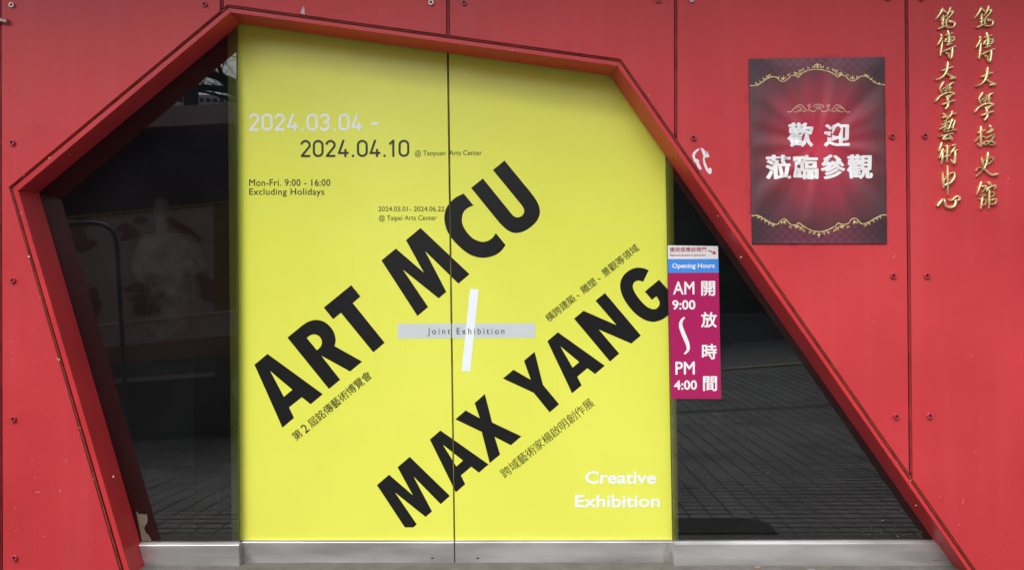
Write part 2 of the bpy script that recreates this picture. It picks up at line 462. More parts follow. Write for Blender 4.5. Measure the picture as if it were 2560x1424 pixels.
# paving
pave = empty('pavement', (3, -4, ZG), kind='structure')
bw, bd, bh, gap = 0.145, 0.100, 0.05, 0.0065; gpx, gpy = 0.0060, 0.0095
bm = MB(); h = 0.0012
bm.add([(-bw/2+gpx, -bd/2+gpy, -bh), (bw/2-gpx, -bd/2+gpy, -bh), (bw/2-gpx, bd/2-gpy, -bh), (-bw/2+gpx, bd/2-gpy, -bh),
        (-bw/2+gpx, -bd/2+gpy, -h), (bw/2-gpx, -bd/2+gpy, -h), (bw/2-gpx, bd/2-gpy, -h), (-bw/2+gpx, bd/2-gpy, -h),
        (-bw/2+gpx+h, -bd/2+gpy+h, 0), (bw/2-gpx-h, -bd/2+gpy+h, 0), (bw/2-gpx-h, bd/2-gpy-h, 0), (-bw/2+gpx+h, bd/2-gpy-h, 0)],
       [(0,1,5,4),(1,2,6,5),(2,3,7,6),(3,0,4,7),(4,5,9,8),(5,6,10,9),(6,7,11,10),(7,4,8,11),(8,9,10,11)])
gm = MB(); ng, mg = 26, 20
for j in range(mg+1):
    for i in range(ng+1): gm.v.append(Vector((-3.1+i*.5, -.31-j*.45, gz(-3.1+i*.5, -.31-j*.45)-0.0035)))
gm.f = [(j*(ng+1)+i, (j+1)*(ng+1)+i, (j+1)*(ng+1)+i+1, j*(ng+1)+i+1) for j in range(mg) for i in range(ng)]
gm.build('joint_sand', M['grout'], pave)
bme = bpy.data.meshes.new('brick'); bme.from_pydata([tuple(q) for q in bm.v], [], bm.f); bme.materials.append(M['brick'])
rest = MB(); cnt = 0
for j in range(88):
    y = -0.36 - j*bd
    for i in range(84):
        x = -3.0 + i*bw
        if -5.35 < y < -5.1: continue
        if y > -0.62 and 2.1 < x < 4.38: continue
        z = gz(x, y) + rnd.uniform(-0.0006, 0.0012)
        if cnt < 300 and 3.75 < x < 6.3 and y > -2.3:
            o = bpy.data.objects.new('brick', bme); COL.objects.link(o); o.parent = pave
            o.location = Vector((x, y, z)) - pave.location
            o.rotation_euler = (rnd.uniform(-.004, .004), rnd.uniform(-.004, .004), rnd.uniform(-.006, .006)); cnt += 1
        else:
            rest.add([(q.x+x, q.y+y, q.z+z) for q in bm.v], bm.f)
rest.build('bricks', M['brick'], pave, kind='stuff')
mb = MB(); n = 24
for i in range(n):
    x0, x1 = -4+i*.6, -4+(i+1)*.6
    mb.add([(x0, -5.1, gz(x0, -5.1)), (x1, -5.1, gz(x1, -5.1)), (x1, -5.35, gz(x1, -5.35)), (x0, -5.35, gz(x0, -5.35))], [(0, 3, 2, 1)])
mb.build('drain_channel', M['grate'], pave)
mb = MB()
for i in range(n):
    x0, x1 = -4+i*.6, -4+(i+1)*.6
    mb.add([(x0, -9.18, gz(x0, -9.2)-.06), (x1, -9.18, gz(x1, -9.2)-.06), (x1, -9.18, gz(x1, -9.2)+.03), (x0, -9.18, gz(x0, -9.2)+.03), (x1, -9.30, gz(x1, -9.2)+.03), (x0, -9.30, gz(x0, -9.2)+.03), (x1, -9.30, gz(x1, -9.2)-.06), (x0, -9.30, gz(x0, -9.2)-.06)],
           [(0, 3, 2, 1), (3, 5, 4, 2), (5, 7, 6, 4)])
mb.build('kerb', M['kerbline'], pave)

# ================================================================ THE RED WALL
wall = empty('panel_wall', (2.6, 0.02, ZG), 'red metal panel wall with bolted sheets around the angular glazed entrance', 'wall')
panels_px = [
    [(-260, -520), (-6, -520), (-3, B), (-260, B)],
    [(2, -520), (550, -520), (550, 12+(569-550)*456/547), (22, 468), gro_lb, (7, B)],
    [(559, -520), (1115, -520), (1115.5, 12+(1115.5-569)*136/983), (569, 12), (559, 12+(569-559)*456/547)],
    [(1124, -520), (1685, -520), (1685.5, 148+(1685.5-1552)/0.6959), (1552, 148), (1124.5, 12+(1124.5-569)*136/983)],
    [(1693, -520), (2257, -520), (2272.5, 148+(2272.5-1552)/0.6959), (1693.5, 148+(1693.5-1552)/0.6959)],
    [(2266, -520), (2860, -520), (2860, B), gro_rb, (2282.5, 148+(2282.5-1552)/0.6959)],
]
panel_labels = ['narrow red panel beyond the far left joint', 'red panel left of the entrance with its edge cut to the slope', 'red panel over the left half of the top beam',
                'red panel over the right half of the top beam', 'red panel carrying the welcome banner', 'far right red panel carrying the gold characters']
panels = []
def plate_bev(loop, y0, y1, b=0.0014):
    """thin sheet with a small bevel round its front edge"""
    n = len(loop)
    P = [Vector((p[0], p[1])) for p in loop]
    area = sum(P[i].x*P[(i+1) % n].y-P[(i+1) % n].x*P[i].y for i in range(n))
    if area < 0: P = P[::-1]
    inn = []
    for i in range(n):
        a, c, d = P[i-1], P[i], P[(i+1) % n]
        e1 = (c-a).normalized(); e2 = (d-c).normalized()
        n1 = Vector((-e1.y, e1.x)); n2 = Vector((-e2.y, e2.x))
        k = (n1+n2); k = k/max(0.2, k.dot(n1))
        inn.append(c+k*b)
    mb = MB()
    tris = tessellate_polygon([[Vector((q.x, q.y, 0)) for q in inn]])
    vv = [(q.x, y0, q.y) for q in inn]+[(q.x, y0+b, q.y) for q in P]+[(q.x, y1, q.y) for q in P]
    ff = []
    for a, b_, c in tris:
        A, Bq, Cq = inn[a], inn[b_], inn[c]
        if (Bq.x-A.x)*(Cq.y-A.y)-(Bq.y-A.y)*(Cq.x-A.x) < 0: b_, c = c, b_
        ff.append((a, b_, c)); ff.append((c+2*n, b_+2*n, a+2*n))
    for i in range(n):
        j = (i+1) % n
        ff.append((i, i+n, j+n, j)); ff.append((i+n, i+2*n, j+2*n, j+n))
    mb.add(vv, ff)
    return mb
for lp, lb in zip(panels_px, panel_labels):
    mb = plate_bev(W(lp, 0.0), 0.0, 0.012)
    panels.append(mb.build('panel', M['panel'], wall, label=lb))
# backing behind the joints: dark red rails and core with the opening cut out
core = [W([(-300, -130), (2900, -130), (2900, B), fo_rb, (1549, 155.5), (572, 20.5), (31, 471), fo_lb, (-300, B)], 0.03)]
MB().plate(core, 0.024, 0.17).build('wall_core', M['groove'], wall)
# joint rails: a raised fillet in the middle of every joint
def joint_rail(a, b, wpx, y0=0.012, name='joint_rail'):
    (x0, z0), (x1, z1) = W([a, b], 0.01)
    w = wpx/473/2
    MB().plate([[(x0-w, z0), (x0+w, z0), (x1+w, z1), (x1-w, z1)]], y0, 0.0238).build(name, M['groove'], wall)
joint_rail((-1, -520), (2, B), 4)
joint_rail((554.5, -520), (554.8, 20), 4)
joint_rail((1119.5, -520), (1120, 88), 4)
joint_rail((1689, -520), (1689.6, 338), 3.4)
joint_rail((2261, -520), (2277.5, 1180), 4)
# sealant bead lying in the groove round the frame
def bead(a, b, r=0.0048):
    p, q = at(*a, 0.013), at(*b, 0.013)
    MB().tube([p, q], r, 8).build('sealant_bead', M['gasket'], wall)
mid = lambda p, q: ((p[0]+q[0])/2, (p[1]+q[1])/2)
bead(mid(gro_lb, fo_lb), mid(GRO[0], fo[0])); bead(mid(GRO[0], fo[0]), mid(GRO[1], fo[1]))
bead(mid(GRO[1], fo[1]), mid(GRO[2], fo[2])); bead(mid(GRO[2], fo[2]), mid(gro_rb, fo_rb))

# bolts: socket-head cap screws
def bolt_mesh():
    mb = MB(); N = 20
    prof = [(0.0150, 0.0), (0.0150, -0.0095), (0.0136, -0.0112), (0.0070, -0.0112)]
    v = []
    for r_, y in prof:
        for k in range(N): v.append((r_*math.cos(2*math.pi*k/N), y, r_*math.sin(2*math.pi*k/N)))
    f = [(i*N+k, i*N+(k+1) % N, (i+1)*N+(k+1) % N, (i+1)*N+k) for i in range(len(prof)-1) for k in range(N)]
    mb.add(v, f)
    return mb
def socket_mesh():
    v = []; 
    for y in (-0.0111, -0.004):
        for k in range(6): v.append((0.0072*math.cos(math.pi/3*k), y, 0.0072*math.sin(math.pi/3*k)))
    return v, [(k, k+6, (k+1) % 6+6, (k+1) % 6) for k in range(6)]+[(6, 7, 8, 9, 10, 11)]
bmb = bolt_mesh()
bme1 = bpy.data.meshes.new('bolt'); sv, sf = socket_mesh(); nb_ = len(bmb.v)
bme1.from_pydata([tuple(q) for q in bmb.v]+sv, [], bmb.f+[tuple(i+nb_ for i in q) for q in sf])
bme1.materials.append(M['bolt']); bme1.materials.append(M['socket'])
for p_ in bme1.polygons:
    if p_.index >= len(bmb.f): p_.material_index = 1
bme2 = bme1.copy(); bme2.materials[0] = M['bolt_bare']
bolts = [(1, 31, 14, 1), (1, 32, 357, 0), (1, 33, 700, 0), (1, 35, 1046, 0), (1, 38, 1392, 0), (1, 512, 12, 0), (2, 1078, 8, 1), (3, 1160, 8, 0), (3, 1646, 2, 0),
         (4, 1729, 1, 1), (4, 1733, 345, 0), (4, 2219, -3, 0), (4, 2229, 341, 0), (4, 2232, 689, 0), (4, 2239, 1039, 0), (5, 2303, -3, 0), (5, 2311, 340, 0), (5, 2316, 689, 0), (5, 2323, 1038, 0)]
for pi, x, y, bare in bolts:
    o = bpy.data.objects.new('bolt', bme2 if bare else bme1); COL.objects.link(o)
    o.parent = panels[pi]; q = at(x, y, 0.0); q.y = 0.0
    o.location = q - WORLD_LOC[panels[pi].name]; o.rotation_euler = (0, rnd.uniform(0, 1), 0)
    if bare: o['label'] = 'bolt with its paint chipped to pale metal'

# ---------------------------------------------------------------- the red entrance frame
frame = empty('entrance_frame', (2.6, 0.09, ZG), 'deep red folded metal surround framing the polygonal glass entrance', 'door frame')
def member(o0, o1, i0, i1, b0, b1, label):
    """front flange between outer and inner line, and the deep reveal running back to the glass"""
    FO0, FO1 = at(*o0, -0.004), at(*o1, -0.004)
    FI0, FI1 = at(*i0, -0.004), at(*i1, -0.004)
    BK0, BK1 = at(*b0, GLASS_Y-0.003), at(*b1, GLASS_Y-0.003)
    def back(p, y): return Vector((p.x, y, p.z))
    cr = 0.0025                                   # folded edge: one small facet between flange and reveal
    FI0b = FI0 + (FO0-FI0).normalized()*cr; FI1b = FI1 + (FO1-FI1).normalized()*cr
    FI0c = FI0 + (BK0-FI0).normalized()*cr; FI1c = FI1 + (BK1-FI1).normalized()*cr
    v = [FO0, FO1, FI1b, FI0b, FI1c, FI0c, BK1, BK0, back(FO0, 0.0238), back(FO1, 0.0238), back(FO0, GLASS_Y-0.003), back(FO1, GLASS_Y-0.003)]
    f = [(0, 1, 2, 3), (3, 2, 4, 5), (5, 4, 6, 7), (0, 8, 9, 1), (7, 6, 11, 10), (8, 10, 11, 9), (0, 3, 5, 7, 10, 8), (1, 9, 11, 6, 4, 2)]
    o = mesh('frame_member', v, f, M['frame'], frame, label=label)
    bm_ = bmesh.new(); bm_.from_mesh(o.data); bmesh.ops.recalc_face_normals(bm_, faces=bm_.faces); bm_.to_mesh(o.data); bm_.free()
    return o
def shrink(a, b, e=0.6):
    """tiny open mitre at each end"""
    d = Vector(b)-Vector(a); d.normalize(); return tuple(Vector(a)+d*e), tuple(Vector(b)-d*e)
for (a, b), lab in zip([(0, 1), (1, 2), (2, 3), (3, 4)], ['steep left jamb of the surround', 'left slope of the surround', 'top beam of the surround', 'long right slope of the surround']):
    FOp = [fo_lb, fo[0], fo[1], fo[2], fo_rb]; FIp = [fi_lb, fi[0], fi[1], fi[2], fi_rb]; BKp = [bk_lb, bk[0], bk[1], bk[2], bk_rb]
    o0, o1 = shrink(FOp[a], FOp[b]); i0, i1 = shrink(FIp[a], FIp[b]); b0, b1 = shrink(BKp[a], BKp[b])
    member(o0, o1, i0, i1, b0, b1, lab)
for p1, p2, p3 in [(fo[0], fi[0], bk[0]), (fo[1], fi[1], bk[1]), (fo[2], fi[2], bk[2])]:
    a, b, c = at(*p1, 0.001), at(*p2, 0.001), at(*p3, GLASS_Y-0.004)
    off = Vector((0, 0.002, 0)); up = (a-b).normalized()*0.002
    MB().tube([a+off, b+off+up, c+up], 0.0022, 6).build('mitre_seal', M['gasket'], frame)
# chips of bare primer along the edges of the sheets
chips = MB()
def chip(px, py, s, Y=-0.0045):
    n = rnd.randint(5, 7); c = at(px, py, Y); pts = []
    for k in range(n):
        a = 2*math.pi*k/n; r_ = s/473*rnd.uniform(.5, 1.2)
        pts.append((c.x+r_*math.cos(a), c.z+r_*math.sin(a)))
    chips.plate([pts], Y, Y+0.0004)
for px, py, s in [(72, 641, 2.6), (100, 742, 2), (147, 899, 3), (143, 895, 2), (53, 532, 1.6), (199, 1068, 2.4), (233, 1196, 1.6), (1281, 126, 2.2), (123, 395, 2.2), (1660, 300, 1.4),
                  (2276, 1200, 1.8), (1622, 238, 1.5), (60, 440, 1.4), (283, 1190, 2.4), (2290, 1262, 1.4), (2242, 1155, 1.2), (1795, 540, 1.5), (1853, 642, 2.2)]:
    chip(px, py, s)
chips.build('paint_chips', M['chip'], frame, kind='stuff')
scr = MB()
for px, py, l, a in [(80, 1150, 8, 88), (165, 1150, 10, 85), (150, 1224, 10, 84), (96, 1229, 14, 2), (141, 175, 3, 50), (177, 221, 3, 30), (126, 1232, 3, 80), (232, 1340, 4, 70), (2430, 888, 7, -50),
                     (2236, 640, 10, 60), (2408, 1250, 16, 80), (2294, 1036, 4, 85), (2440, 1130, 3, 45), (1920, 1180, 5, 30), (93, 375, 3, 80), (40, 1325, 8, 20), (110, 1340, 6, -25), (2437, 1128, 3, 0)]:
    c = at(px, py, -0.0003); L_ = l/473/2; a = R(a); w_ = 0.0009
    dx, dz = math.cos(a)*L_, math.sin(a)*L_; nx_, nz_ = -math.sin(a)*w_, math.cos(a)*w_
    scr.plate([[(c.x-dx-nx_, c.z-dz-nz_), (c.x+dx, c.z+dz), (c.x-dx+nx_, c.z-dz+nz_)]], -0.0004, 0.0001)
for _ in range(60):
    px = rnd.choice([rnd.uniform(10, 240), rnd.uniform(1750, 2540)]); py = rnd.uniform(60, 1380)
    if px < 240 and px > 20+(py-470)*.27 and py > 470: continue
    if px > 1700 and py > 148+(px-1552)/.6959-40: continue
    if 1860 < px < 2230 and py < 620: continue
    if 2330 < px < 2500 and py < 530: continue
    c = at(px, py, -0.0003); r_ = rnd.uniform(.4, 1.0)/473
    scr.plate([[(c.x+r_*math.cos(a_), c.z+r_*rnd.uniform(.7, 1.6)*math.sin(a_)) for a_ in (0, 1.3, 2.5, 3.8, 5.1)]], -0.0004, 0.0001)
scr.build('scratches', M['chip'], wall, kind='stuff')

# unseen overhang added to darken the top of the wall, with flank walls
oh = empty('shading_overhang', (2.6, -0.6, OH_Z), 'unseen red overhang added to shade the top of the entrance wall', 'building')
MB().box((-6, -OH_D, OH_Z), (11, 0.3, OH_Z+0.9)).build('overhang_block', M['frame'], oh)
MB().box((-5.98, -OH_D+.02, OH_Z-.012), (10.98, 0.0, OH_Z-.001)).build('soffit', M['grey_wall'], oh)
MB().box((-6, 0.0, ZG-.2), (at(-262, 700, 0).x, 0.3, OH_Z)).build('flank_wall', M['frame'], oh)
MB().box((at(2862, 700, 0).x, 0.0, ZG-.2), (11, 0.3, OH_Z)).build('flank_wall', M['frame'], oh)

# ================================================================ GLAZING AND SLIDING DOORS
SILL_T = 1355
def zat(px, py, Y): return at(px, py, Y).z
def pane(px_poly, name_label, edge):
    t_ = empty('side_window', at(px_poly[0][0], 1420, GLASS_Y), name_label[0], 'window', group='fixed panes beside the sliding doors')
    lp = W(px_poly, GLASS_Y)
    MB().sheet([lp], GLASS_Y).build('pane', M['glass'], t_)
    MB().sheet([lp[::-1]], GLASS_Y+0.010).build('rear_pane', M['glass_back'], t_)
    (x0, z0), (x1, z1) = W(edge, GLASS_Y)
    MB().plate([[(x0-0.0022, z0), (x0+0.0022, z0), (x1+0.0022, z1), (x1-0.0022, z1)]], GLASS_Y-0.0005, GLASS_Y+0.0105).build('glass_edge', M['glass_edge'], t_)
    return t_
lwin = pane([(80, 470), (592, 40), (598.5, 1372), (340, 1372)], ('dark tinted left side pane mirroring a bus and bare trees',), [(591.3, 60), (597.8, 1352)])
rwin = pane([(1664, 360), (1560, 180), (2420, 1372), (1682.5, 1372)][0:1]+[(1663, 350), (1700, 340), (2420, 1372), (1683, 1372)], ('dark tinted right side pane mirroring the paved plaza',), [(1664.8, 380), (1682.2, 1350)])

def rail(win_or_door, px_poly, y0, y1, ledge, mat=None, name='bottom_rail'):
    """folded steel kick rail: bevelled front edge and a ledge on top"""
    lp = W(px_poly, y0)
    mb = plate_bev(lp, y0, y1, 0.003)
    return mb.build(name, mat or M['steel'], win_or_door)
rail(lwin, [(346, 1362), (597.5, 1361), (599, 1419), (363, 1421.5)], 0.150, GLASS_Y+0.03, 0, M['steel_side'])
rail(rwin, [(1685, 1358), (2345, 1357), (2392, 1421), (1686.5, 1418)], 0.150, GLASS_Y+0.03, 0, M['steel_side'])
# glazing bead on top of the rails
for w_, a, b in ((lwin, (349, 1355.5), (597.5, 1354.5)), (rwin, (1684, 1352.5), (2338, 1349.5))):
    p, q = at(*a, 0.17), at(*b, 0.17)
    MB().plate([[(p.x, p.z-0.022), (q.x, q.z-0.022), (q.x, q.z), (p.x, p.z)]], 0.170, GLASS_Y-0.001).build('glazing_bead', M['steel_side'], w_)

LEAF_Y = 0.222
SEAM = [(1119.5, 130), (1136.0, 1350)]
g_l0, g_l1 = ext(SEAM[0], SEAM[1], -20), ext(SEAM[0], SEAM[1], 1352)
doors = []
dl = [(568, -20), (g_l0[0]-2.6, -20), (g_l1[0]-2.0, 1352), (578.8, 1352)]
dr = [(g_l0[0]+2.6, -20), (1676, -20), (1696.5, 1352), (g_l1[0]+2.0, 1352)]
for k, (lp, lab) in enumerate(((dl, 'left sliding door under yellow film with date lines and most of ART MCU'), (dr, 'right sliding door under yellow film with YANG and white Creative Exhibition'))):
    d = empty('sliding_door', at((lp[2][0]+lp[3][0])/2, 1410, LEAF_Y), lab, 'door')
    doors.append(d)
    MB().plate([W(lp, LEAF_Y)], LEAF_Y+0.0008, LEAF_Y+0.011).build('glass_leaf', M['dark'], d)
    MB().plate([W(lp, LEAF_Y)], LEAF_Y, LEAF_Y+0.0006).build('window_film', M['yellow'], d)
rl = rail(doors[0], [(590, 1354), (1135.2, 1354.5), (1135.6, 1408.5), (590, 1409)], 0.200, LEAF_Y+0.02, 0)
rr = rail(doors[1], [(1137.6, 1354.5), (1682.5, 1353.5), (1683, 1406.5), (1138, 1408.5)], 0.200, LEAF_Y+0.02, 0)
for d, a, b in ((doors[0], (600, 1350), (1134.6, 1350)), (doors[1], (1137.4, 1350), (1681, 1349))):
    p, q = at(*a, 0.208), at(*b, 0.208)
    MB().plate([[(p.x, p.z-0.022), (q.x, q.z-0.022), (q.x, q.z), (p.x, p.z)]], 0.208, LEAF_Y-0.0003).build('glazing_bead', M['steel'], d)
for r_, px in ((rl, 1081), (rr, 1194)):
    c = at(px, 1394, 0.1995); pts = [(c.x+s_*0.0055+0.0035*math.cos(a), c.z+0.0035*math.sin(a)) for s_, rng in ((1, range(-90, 91, 30)), (-1, range(90, 271, 30))) for a in [R(q) for q in rng]]
    MB().plate([pts], 0.1993, 0.202).build('slot', M['rubber'], r_)
c = at(1120, 1375, 0.1995)
MB().plate([[(c.x+.0022*math.cos(R(a)), c.z+.0022*math.sin(R(a))) for a in range(0, 360, 60)]], 0.1993, 0.202).build('screw_hole', M['rubber'], rl)
# seals in the slit between the leaves
p, q = at(g_l0[0], -20, LEAF_Y+.006), at(g_l1[0], 1352, LEAF_Y+.006)
MB().plate([[(p.x-.008, p.z), (p.x+.008, p.z), (q.x+.008, q.z), (q.x-.008, q.z)]], LEAF_Y+.0112, LEAF_Y+.02).build('rubber_seal', M['rubber'], doors[0])
MB().plate([[(p.x-.0012, p.z), (p.x+.0016, p.z), (q.x+.0016, q.z), (q.x-.0012, q.z)]], LEAF_Y+.001, LEAF_Y+.0108).build('brass_seal', M['brass'], doors[0])
# low track under the doors
mb = MB(); a_, b_ = at(598, 1412, .23), at(1684, 1412, .23)
mb.box((a_.x, .205, ZG-.05), (b_.x, .245, ZG+.004)); mb.build('door_track', M['rubber'], th)

# ---------------------------------------------------------------- lettering on the film
TY = LEAF_Y - 0.0004                             # face of the cut vinyl
def seam_x(z):
    p, q = at(*SEAM[0], LEAF_Y), at(*SEAM[1], LEAF_Y)
    return p.x+(q.x-p.x)*(z-p.z)/(q.z-p.z)
def stick(mb, mat, name='lettering', label=None, gapw=0.0055):
    """stick a flat mesh on the doors, cut where it crosses the slit"""
    bm_ = bmesh.new()
    vs_ = [bm_.verts.new(v) for v in mb.v]
    for f_ in mb.f:
        try: bm_.faces.new([vs_[i] for i in f_])
        except ValueError: pass
    out = []
    p, q = at(*SEAM[0], LEAF_Y), at(*SEAM[1], LEAF_Y)
    dirv = (q-p); dirv.y = 0; nrm = Vector((-dirv.z, 0, dirv.x)).normalized()
    if nrm.x < 0: nrm = -nrm
    p = Vector((p.x, 0, p.z))
    for side, d in ((-1, doors[0]), (1, doors[1])):
        b2 = bm_.copy()
        bmesh.ops.bisect_plane(b2, geom=b2.verts[:]+b2.edges[:]+b2.faces[:], plane_co=p+nrm*side*gapw/2, plane_no=nrm*side, clear_inner=True, dist=1e-7)
        if len(b2.faces):
            bmesh.ops.recalc_face_normals
            me = bpy.data.meshes.new(name); org = WORLD_LOC[d.name]
            for v_ in b2.verts: v_.co -= org
            b2.to_mesh(me); me.materials.append(mat)
            o = bpy.data.objects.new(name, me); COL.objects.link(o); o.parent = d
            WORLD_LOC[o.name] = org
            if label: o['label'] = label
            out.append(o)
        b2.free()
    bm_.free()
    return out
def seg_outline(segs):
    out = []
    for s_ in segs:
        pts = spline(s_, 5) if len(s_) > 2 else s_
        out += [tuple(q) for q in (pts if not out or out[-1] != tuple(pts[0]) else pts[1:])]
    if out[0] == out[-1]: out.pop()
    return out
def P(*pts):                                       # straight run
    return [list(pts[i:i+2]) for i in range(len(pts)-1)]
GLY = [
 ('A', 620, 860, 6.4727, [P((315,155),(1210,805),(1015,968),(870,855),(665,1020),(745,1190),(557,1347),(105,330)), P((360,432),(718,735),(580,848))]),
 ('R', 710, 780, 6.4727, [P((55,410),(300,210))+[[(300,210),(400,150),(520,124),(640,150),(740,225),(810,330),(836,440),(828,510),(815,545)]]+P((815,545),(1265,797),(1070,957),(605,703),(910,1090),(727,1240)),
                          [[(368,415),(430,372),(490,358),(560,380),(605,440),(612,500),(590,560),(532,615)]]]),
 ('T', 790, 700, 7.12, [P((627,88),(792,290),(655,408),(1223,1112),(1020,1282),(445,580),(305,693),(138,487))]),
 ('M', 940, 560, 5.9333, [P((660,57),(1388,742),(1223,882),(730,402),(1043,1003),(930,1100),(400,675),(773,1228),(615,1362),(80,538),(295,362),(708,717),(445,238))]),
 ('C', 1100, 440, 6.4727, [P((383,283),(542,475))+[[(542,475),(450,515),(385,580),(357,670),(365,780),(430,900),(530,1005),(640,1055),(720,1062),(800,1035),(860,985),(903,922)]]+P((903,922),(1062,1115))+
                           [[(1062,1115),(990,1210),(880,1285),(700,1322),(520,1285),(370,1190),(230,1055),(130,915),(85,790),(70,680),(90,550),(150,445),(250,350),(383,283)]]]),
 ('U', 1160, 390, 6.78, [P((687,77),(1110,590))+[[(1110,590),(1200,710),(1262,820),(1287,930),(1270,1030),(1210,1130),(1100,1225),(1000,1280),(880,1303),(770,1275),(650,1180),(560,1080)]]+P((560,1080),(120,540),(320,380),(790,960))+
                         [[(790,960),(840,1015),(905,1040),(970,1020),(1012,970),(1015,900),(980,835)]]+P((980,835),(490,238))]),
 ('M', 930, 1130, 7.12, [P((672,77),(1387,772),(1222,917),(742,430),(1068,1047),(955,1145),(410,712),(797,1277),(738,1331),(583,1331),(88,580),(303,395),(725,757),(455,263))]),
 ('A', 1060, 1060, 7.12, [P((292,107),(1150,710),(977,857),(842,752),(657,908),(733,1060),(567,1208),(105,270)), P((337,362),(695,642),(577,747))]),
 ('X', 1120, 970, 7.12, [P((657,100),(785,605),(1307,853),(1118,1010),(830,860),(927,1177),(743,1328),(600,773),(130,550),(315,393),(565,530),(475,260))]),
 ('Y', 1240, 860, 7.12, [P((688,133),(835,718),(1123,1065),(955,1210),(672,863),(123,608),(312,452),(618,630),(498,293))]),
 ('A', 1340, 800, 7.12, [P((390,213),(1225,808),(1052,955),(915,853),(735,1003),(812,1157),(642,1298),(203,372)), P((435,465),(770,743),(652,842))]),
 ('N', 1420, 710, 7.12, [P((657,157),(1297,912),(1127,1055),(547,805),(912,1233),(748,1375),(108,613),(277,472),(863,727),(490,293))]),
 ('G', 1530, 650, 8.3765, [P((770,212),(652,455))+[[(652,455),(600,435),(540,428),(470,460),(435,540),(460,640),(540,770),(640,890),(750,985),(860,1025),(940,1005),(990,940),(993,870),(960,800),(928,757)]]+
                           P((928,757),(833,828),(688,658),(985,410),(1189,635),(1189,1140))+[[(1189,1140),(1080,1225),(960,1275),(850,1290),(700,1255),(520,1145),(380,1000),(260,830),(195,680),(170,550),(190,420),(260,300),(370,210),(480,165),(580,158),(680,175),(770,212)]]]),
]
for ch, ox, oy, sc_, loops in GLY:
    L_ = [[(ox+x/sc_, oy+y/sc_) for x, y in seg_outline(lp)] for lp in loops]
    mb = MB(); mb.sheet([W(l, TY) for l in L_], TY)
    stick(mb, M['black'], 'letter', 'black capital %s' % ch)

# text from the built-in font
_tc = {}
def text_tris(body, offset=0.0, space=1.0):
    key = (body, offset, space)
    if key in _tc: return _tc[key]
    c = bpy.data.curves.new('text', 'FONT'); c.body = body; c.size = 1; c.offset = offset; c.space_character = space; c.resolution_u = 3
    o = bpy.data.objects.new('text', c); COL.objects.link(o)
    bpy.context.view_layer.update()
    dg = bpy.context.evaluated_depsgraph_get(); oe = o.evaluated_get(dg); me = oe.to_mesh()
    v = [(p.co.x, p.co.y) for p in me.vertices]; f = [tuple(p.vertices) for p in me.polygons]
    oe.to_mesh_clear(); bpy.data.objects.remove(o); bpy.data.curves.remove(c)
    _tc[key] = (v, f); return v, f
def text_mb(body, p0, p1, height, Y, offset=0.0,  space=1.0, strike=0.0, n=8, capref='H', vdown=None, dy=0.00002):
    """text whose ink runs from pixel p0 to p1 along the baseline with capitals `height` pixels high"""
    strike = strike or offset; offset = 0.0
    v, f = text_tris(body, offset, space)
    xs_ = [q[0] for q in v]; x0, x1 = min(xs_)-strike, max(xs_)+strike
    rv, _ = text_tris(capref, offset)
    ry0, ry1 = min(q[1] for q in rv)-strike, max(q[1] for q in rv)+strike
    e = Vector((p1[0]-p0[0], p1[1]-p0[1])); ex = e/(x1-x0)
    un = Vector((e.y, -e.x)).normalized() if vdown is None else Vector(vdown).normalized()
    ey = un*(height/(ry1-ry0))
    mb = MB()
    offs = [(0, 0)]+[(strike*math.cos(2*math.pi*k/n), strike*math.sin(2*math.pi*k/n)) for k in range(n)] if strike else [(0, 0)]
    for k, (ax, ay) in enumerate(offs):
        vv = []
        for x, y in v:
            q = Vector(p0)+ex*(x+ax-x0)+ey*(y+ay-ry0)
            vv.append(at(q.x, q.y, Y-dy*k))
        mb.add(vv, f)
    return mb
# DIN-like numerals drawn with a pen of even width
def arc(cx, cy, rx, ry, a0, a1, n=10):
    return [(cx+rx*math.cos(R(a0+(a1-a0)*i/n)), cy+ry*math.sin(R(a0+(a1-a0)*i/n))) for i in range(n+1)]
DIN = {
 '0': (0.62, [arc(.31,.70,.235,.235,0,180)+arc(.31,.30,.235,.235,180,360)+[(.545,.70)]]),
 '2': (0.62, [arc(.30,.70,.225,.235,175,-25)+[(.10,.075),(.10,.065)][:1]+[(.10,.065)], [(.06,.065),(.56,.065)]]),
 '3': (0.62, [arc(.29,.715,.215,.22,165,-80)+[(.24,.495)], [(.24,.515)]+arc(.29,.275,.235,.235,82,-165)]),
 '4': (0.64, [[(.335,1.0),(.085,.235)], [(.02,.235),(.61,.235)], [(.43,.47),(.43,0)]]),
 '1': (0.48, [[(.06,.74),(.275,.945)], [(.275,1.0),(.275,0)]]),
 '5': (0.62, [[(.54,.935),(.13,.935),(.115,.56)]+arc(.29,.31,.24,.25,100,-160)]),
 '6': (0.62, [[(.36,1.0),(.10,.42)], arc(.31,.30,.235,.235,0,360,16)]),
 '.': (0.28, [[(.14,0),(.14,.135)]]),
 '-': (0.50, [[(.06,.42),(.44,.42)]]),
 ' ': (0.26, []),
}
def din(body, x0, x1, ytop, ybase, Y, mat, pen=0.13, slope=0.0, track=0.06):
    tot = sum(DIN[c][0]+track for c in body)-track
    sx = (x1-x0)/tot; sy = ybase-ytop
    mb = MB(); cx = 0; k = 0
    for c in body:
        w_, strokes = DIN[c]
        for s_ in strokes:
            # keep pen width even although x and y scales differ: draw in pixel space
            pts = [(x0+(cx+p[0])*sx, ybase-p[1]*sy+slope*((cx+p[0])*sx)) for p in s_]
            ribbon(mb, pts, pen*sy, lambda a, b: (a, b), Y-0.00002*(k % 5)); k += 1
        cx += w_+track
    return mb
mb = din('2024.03.04 -', 621, 949, 284, 327, TY, M['white']); stick(mb, M['white'], 'lettering', 'white date 2024.03.04')
